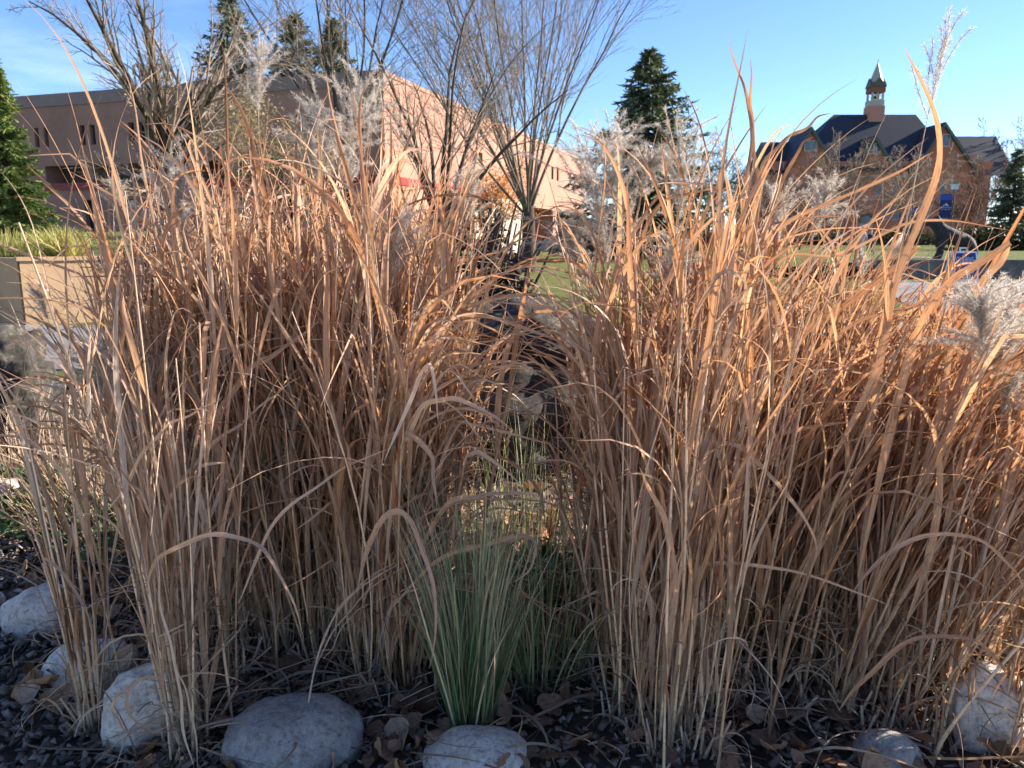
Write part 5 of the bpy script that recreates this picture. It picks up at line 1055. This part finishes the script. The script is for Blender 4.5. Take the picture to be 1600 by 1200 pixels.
def text(body, loc, size, rotx, mat, parent, name='lettering'):
    cu = bpy.data.curves.new(name, 'FONT'); cu.body = body; cu.size = size; cu.align_x = 'CENTER'; cu.extrude = .002; cu.offset = 0
    tmp = bpy.data.objects.new(name, cu); COL.objects.link(tmp); dg = bpy.context.evaluated_depsgraph_get(); me = bpy.data.meshes.new_from_object(tmp.evaluated_get(dg)); bpy.data.objects.remove(tmp)
    o = bpy.data.objects.new(name, me); COL.objects.link(o); me.materials.clear(); me.materials.append(mat); o.parent = parent; o.location = Vector(tuple(loc)) - world_loc(parent); o.rotation_euler = (rotx, 0, 0); return o
tilt = math.atan2(dirv[2], dirv[1]); wS = x1_ - x0_
for ln, v_ in (('STUDENT', .72), ('ENTRANCE', .635), ('AT MUSEUM', .55)): text(ln, onp(.5, v_, .009), wS * .16, tilt, M['ink'], sg)
for ln, v_ in (('OPEN TO THE', .28), ('PUBLIC', .22)): text(ln, onp(.55, v_, .009), wS * .085, tilt, M['ink'], sg)
def mountain(cx, cz, w, place, parent, name='emblem'):
    pts2 = [(-.5, 0), (-.28, .3), (-.2, .24), (0, .55), (.14, .38), (.22, .46), (.5, 0), (.3, 0), (.2, .18), (.08, .08), (0, .24), (-.1, .08), (-.22, .14), (-.32, 0)]
    V = [place(cx + a * w, cz + b_ * w) for a, b_ in pts2]; return mesh(name, V, [list(range(len(V)))], M['ink'], parent)
mountain(.5, .84, .16, lambda a, b_: onp(a, b_, .009), sg)
# bear statue
def skin_body(name, verts, edges, radii, mat, parent, sub=2, root=0):
    me = bpy.data.meshes.new(name); pl = world_loc(parent); me.from_pydata([tuple(Vector(v) - pl) for v in verts], edges, []); o = bpy.data.objects.new(name, me); COL.objects.link(o); o.parent = parent
    sm = o.modifiers.new('skin', 'SKIN'); sm.use_smooth_shade = True
    lay = me.skin_vertices[0].data if me.skin_vertices else None
    if lay is None: me.skin_vertices.new() if hasattr(me.skin_vertices, 'new') else None; lay = me.skin_vertices[0].data
    for i, r_ in enumerate(radii): lay[i].radius = (r_, r_) if not isinstance(r_, tuple) else r_; lay[i].use_root = (i == root)
    s2 = o.modifiers.new('sub', 'SUBSURF'); s2.levels = sub; s2.render_levels = sub; me.materials.append(mat)
    dg = bpy.context.evaluated_depsgraph_get(); me2 = bpy.data.meshes.new_from_object(o.evaluated_get(dg)); o.modifiers.clear(); o.data = me2
    me2.polygons.foreach_set('use_smooth', np.ones(len(me2.polygons), bool)); return o
FB = 31.0; fz = .66
def bp(x, y, dy=0): p = at(x, y, FB); return (p[0], FB + dy, p[2])
ft = bp(1500, 405)[2]
bear = empty('bear_statue', (at(1488, 400, FB)[0], FB, ft), 'dark bronze bear statue walking with raised head behind the low wall', 'statue')
bv = [bp(1511, 377), bp(1493, 371), bp(1474, 367), bp(1467, 356), bp(1462, 346), bp(1452, 349), bp(1445, 352),   # 0 rump 1 belly 2 shoulder 3 neck 4 skull 5 muzzle 6 nose
      bp(1466, 382, -.28), bp(1461, 394, -.3), bp(1455, 403, -.3), bp(1450, 405, -.3), bp(1472, 382, .28), bp(1478, 393, .3), bp(1474, 403, .3), bp(1469, 405, .3),
      bp(1512, 385, -.3), bp(1518, 393, -.32), bp(1514, 403, -.32), bp(1508, 405, -.32), bp(1506, 385, .3), bp(1504, 394, .32), bp(1499, 403, .32), bp(1494, 405, .32),
      bp(1463, 337, -.17), bp(1468, 338, .17), bp(1519, 372)]
be = [(0, 1), (1, 2), (2, 3), (3, 4), (4, 5), (5, 6), (2, 7), (7, 8), (8, 9), (9, 10), (2, 11), (11, 12), (12, 13), (13, 14), (0, 15), (15, 16), (16, 17), (17, 18), (0, 19), (19, 20), (20, 21), (21, 22), (4, 23), (4, 24), (0, 25)]
brd = [.27, .29, .3, .2, .19, .1, .07, .15, .11, .09, .08, .15, .11, .09, .08, .17, .11, .09, .08, .17, .11, .09, .08, .045, .045, .07]
skin_body('body', bv, be, brd, M['bronze'], bear, root=1)
mesh('plinth', *box(bear.location.x - 1.3, bear.location.x + 1.3, FB - .7, FB + .7, .4, ft - .05), M['rockwall'], bear)

# lamp posts and banners
for (px_, yt, yb_, Fp, lab, lab2, side) in ((1481, 296, 402, 66, 'dark lamp post in front of the tall gable, behind the bear statue', 'largest blue banner, hanging from the post behind the bear statue', -1), (1432, 318, 400, 105, 'thin lamp post between the hall entrance and the bear statue', 'mid-size blue banner hanging between the hall entrance and the bear statue', -1), (1410, 326, 398, 128, 'farther thin lamp post next to the hall entrance', 'smallest faded blue banner hanging nearest the hall entrance', -1)):
    b0 = at(px_, yb_, Fp); zt1 = at(px_, yt, Fp)[2]; lp = empty('lamp_post', (b0[0], Fp, .55), lab, 'lamp post', 'lamp posts along the walk')
    P = np.array([[b0[0], Fp, z_] for z_ in np.linspace(.55, zt1, 5)]); put('pole', tubes(P[None], np.array([.1, .07, .06, .06, .05])[None], 8), M['pole'], lp)
    mesh('lamp_head', *join([box(b0[0] - .2, b0[0] + .2, Fp - .2, Fp + .2, zt1, zt1 + .35), box(b0[0] - .28, b0[0] + .28, Fp - .28, Fp + .28, zt1 + .353, zt1 + .42)]), M['white'], lp)
    k_ = Fp / 66; wB = 1.0; hB = 1.85; bx0 = b0[0] - .12 - wB; zB = at(px_, {1481: 304, 1432: 324, 1410: 331}[px_], Fp)[2]
    mesh('arm', *join([box(bx0, b0[0], Fp - .02, Fp + .02, zB + .002, zB + .05), box(bx0, b0[0], Fp - .02, Fp + .02, zB - hB - .05, zB - hB - .002)]), M['pole'], lp)
    bn = mesh('banner', *box(bx0, bx0 + wB, Fp - .01, Fp + .01, zB - hB, zB - .45), M['navy'], None, origin=(bx0 + wB / 2, Fp, 0)); tag(bn, lab2, 'banner', 'blue banners on the lamp posts')
    mesh('top_band', *box(bx0, bx0 + wB, Fp - .011, Fp + .011, zB - .447, zB), M['blue'], bn)
    mountain(bx0 + wB / 2, zB - .95, .5, lambda a, c_: (a, Fp - .02, c_), bn)
    text('MONTANA', (bx0 + wB / 2, Fp - .03, zB - 1.12), .2, R(90), M['ink'], bn); text('STATE UNIVERSITY', (bx0 + wB / 2, Fp - .03, zB - 1.25), .1, R(90), M['ink'], bn)

# people walking before the hall
def person(px_, py_, Fp, Hh, top, legs, hair, label, ph):
    b0 = at(px_, py_, Fp); x, z = b0[0], b0[2]; root = empty('person', (x, Fp, z), label, 'person'); s_ = Hh / 1.7
    def q_(a, y_, h_): return (x + a * s_, Fp + y_ * s_, z + h_ * s_)
    v = [q_(0, 0, .93), q_(0, 0, 1.15), q_(0, 0, 1.38), q_(0, 0, 1.48), q_(0, -.01, 1.56), q_(0, -.01, 1.66),
         q_(-.17, 0, 1.38), q_(-.23, .05 * ph, 1.1), q_(-.22, -.1 * ph, .88), q_(.17, 0, 1.38), q_(.23, -.08 * ph, 1.1), q_(.22, .08 * ph, .88),
         q_(-.09, 0, .88), q_(-.1, -.15 * ph, .48), q_(-.1, -.1 * ph, .08), q_(-.1, -.2 * ph, .03), q_(.09, 0, .88), q_(.1, .08 * ph, .48), q_(.1, .28 * ph, .1), q_(.1, .2 * ph, .03)]
    e = [(0, 1), (1, 2), (2, 3), (3, 4), (4, 5), (2, 6), (6, 7), (7, 8), (2, 9), (9, 10), (10, 11), (0, 12), (12, 13), (13, 14), (14, 15), (0, 16), (16, 17), (17, 18), (18, 19)]
    r_ = [.15, .13, .15, .055, .085, .08, .06, .045, .035, .06, .045, .035, .09, .06, .04, .035, .09, .06, .04, .035]
    o = skin_body('body', v, e, [a * s_ for a in r_], M[top], root, sub=1)
    me = o.data; me.materials.append(M[legs]); me.materials.append(M['skin'])
    for p in me.polygons:
        h_ = p.center[2] / s_; p.material_index = 1 if h_ < .92 and abs(p.center[0]) < .2 * s_ else (2 if h_ > 1.46 or (h_ < .93 and abs(p.center[0]) > .2 * s_) else 0)
    import bmesh
    bm = bmesh.new(); bmesh.ops.create_uvsphere(bm, u_segments=12, v_segments=8, radius=.112 * s_)
    me2 = bpy.data.meshes.new('hair'); 
    for vv in bm.verts: vv.co.z = vv.co.z * 1.25; vv.co.y += .03 * s_
    bm.to_mesh(me2); bm.free(); me2.materials.append(M[hair]); h = bpy.data.objects.new('hair', me2); COL.objects.link(h); h.parent = root; h.location = (0, .02, 1.64 * s_)
person(1345, 402, 46, 1.68, 'lilac', 'denim', 'hair', 'person in a lilac top and pale jeans walking on the paving', 1)
person(1358, 400, 50, 1.6, 'darkcloth', 'darkcloth', 'hair', 'person in dark navy clothes walking beside the one in lilac', -1)

# parked car and planter beyond the central tree
def car(x, F, label):
    c = at(x, 392, F); root = empty('parked_car', (c[0], F, 0), label, 'car'); X = c[0]
    prof = [(-2.2, .35), (-2.22, .7), (-1.95, .92), (-1.35, 1.0), (-.75, 1.42), (.75, 1.45), (1.45, 1.02), (2.1, .92), (2.2, .6), (2.18, .35)]
    V = [[X + a, F + s_ * (.86 if h_ < 1.1 else .68), h_] for s_ in (-1, 1) for a, h_ in prof]; k_ = len(prof)
    mesh('body', V, [list(range(k_)), list(range(k_, 2 * k_))[::-1]] + [[i, i + k_, (i + 1) % k_ + k_, (i + 1) % k_] for i in range(k_)], M['carpaint'], root)
    for a0, a1 in ((-.95, -.05), (.05, 1.0)):
        V = [[X + a0 - (.25 if a0 < -.5 else 0), F - .85, 1.02], [X + a1 + (.25 if a1 > .5 else 0), F - .85, 1.02], [X + a1 - (.15 if a1 > .5 else 0), F - .7, 1.36], [X + a0 + (.2 if a0 < -.5 else 0), F - .7, 1.36]]
        mesh('window', V, [[0, 1, 2, 3]], M['glass'], root)
    for a in (-1.35, 1.35):
        for s_ in (-1, 1):
            P = np.array([[X + a, F + s_ * (.72 + w_), .33] for w_ in (0, .02, .16, .18)]); ty = put('wheel', tubes(P[None], np.array([.25, .33, .33, .25])[None], 18), M['tyre'], root)
            P = np.array([[X + a, F + s_ * w_, .33] for w_ in (.8, .91, .915)]); g_ = tubes(P[None], np.array([.2, .2, .02])[None], 14); mesh('rim', g_[0], g_[1], M['rim'], ty)
car(862, 68, 'grey car parked beyond the vase-shaped bare tree')
b = at(785, 388, 40); pl = empty('planter', (b[0], 40, 0), 'low terracotta planter of purple flowers beyond the central gap', 'planter')
mesh('pot', *join([box(b[0] - .55, b[0] + .55, 39.7, 40.3, 0, .55), box(b[0] - .6, b[0] + .6, 39.65, 40.35, .553, .65)]), M['terra'], pl)
rp = np.random.default_rng(9); pp_ = np.stack([rp.uniform(b[0] - .5, b[0] + .5, 260), rp.uniform(39.7, 40.3, 260), rp.uniform(.66, .95, 260)], -1); g_ = leafcards(pp_, .12, rp); mesh('flowers', g_[0], g_[1], M['purple'], pl)
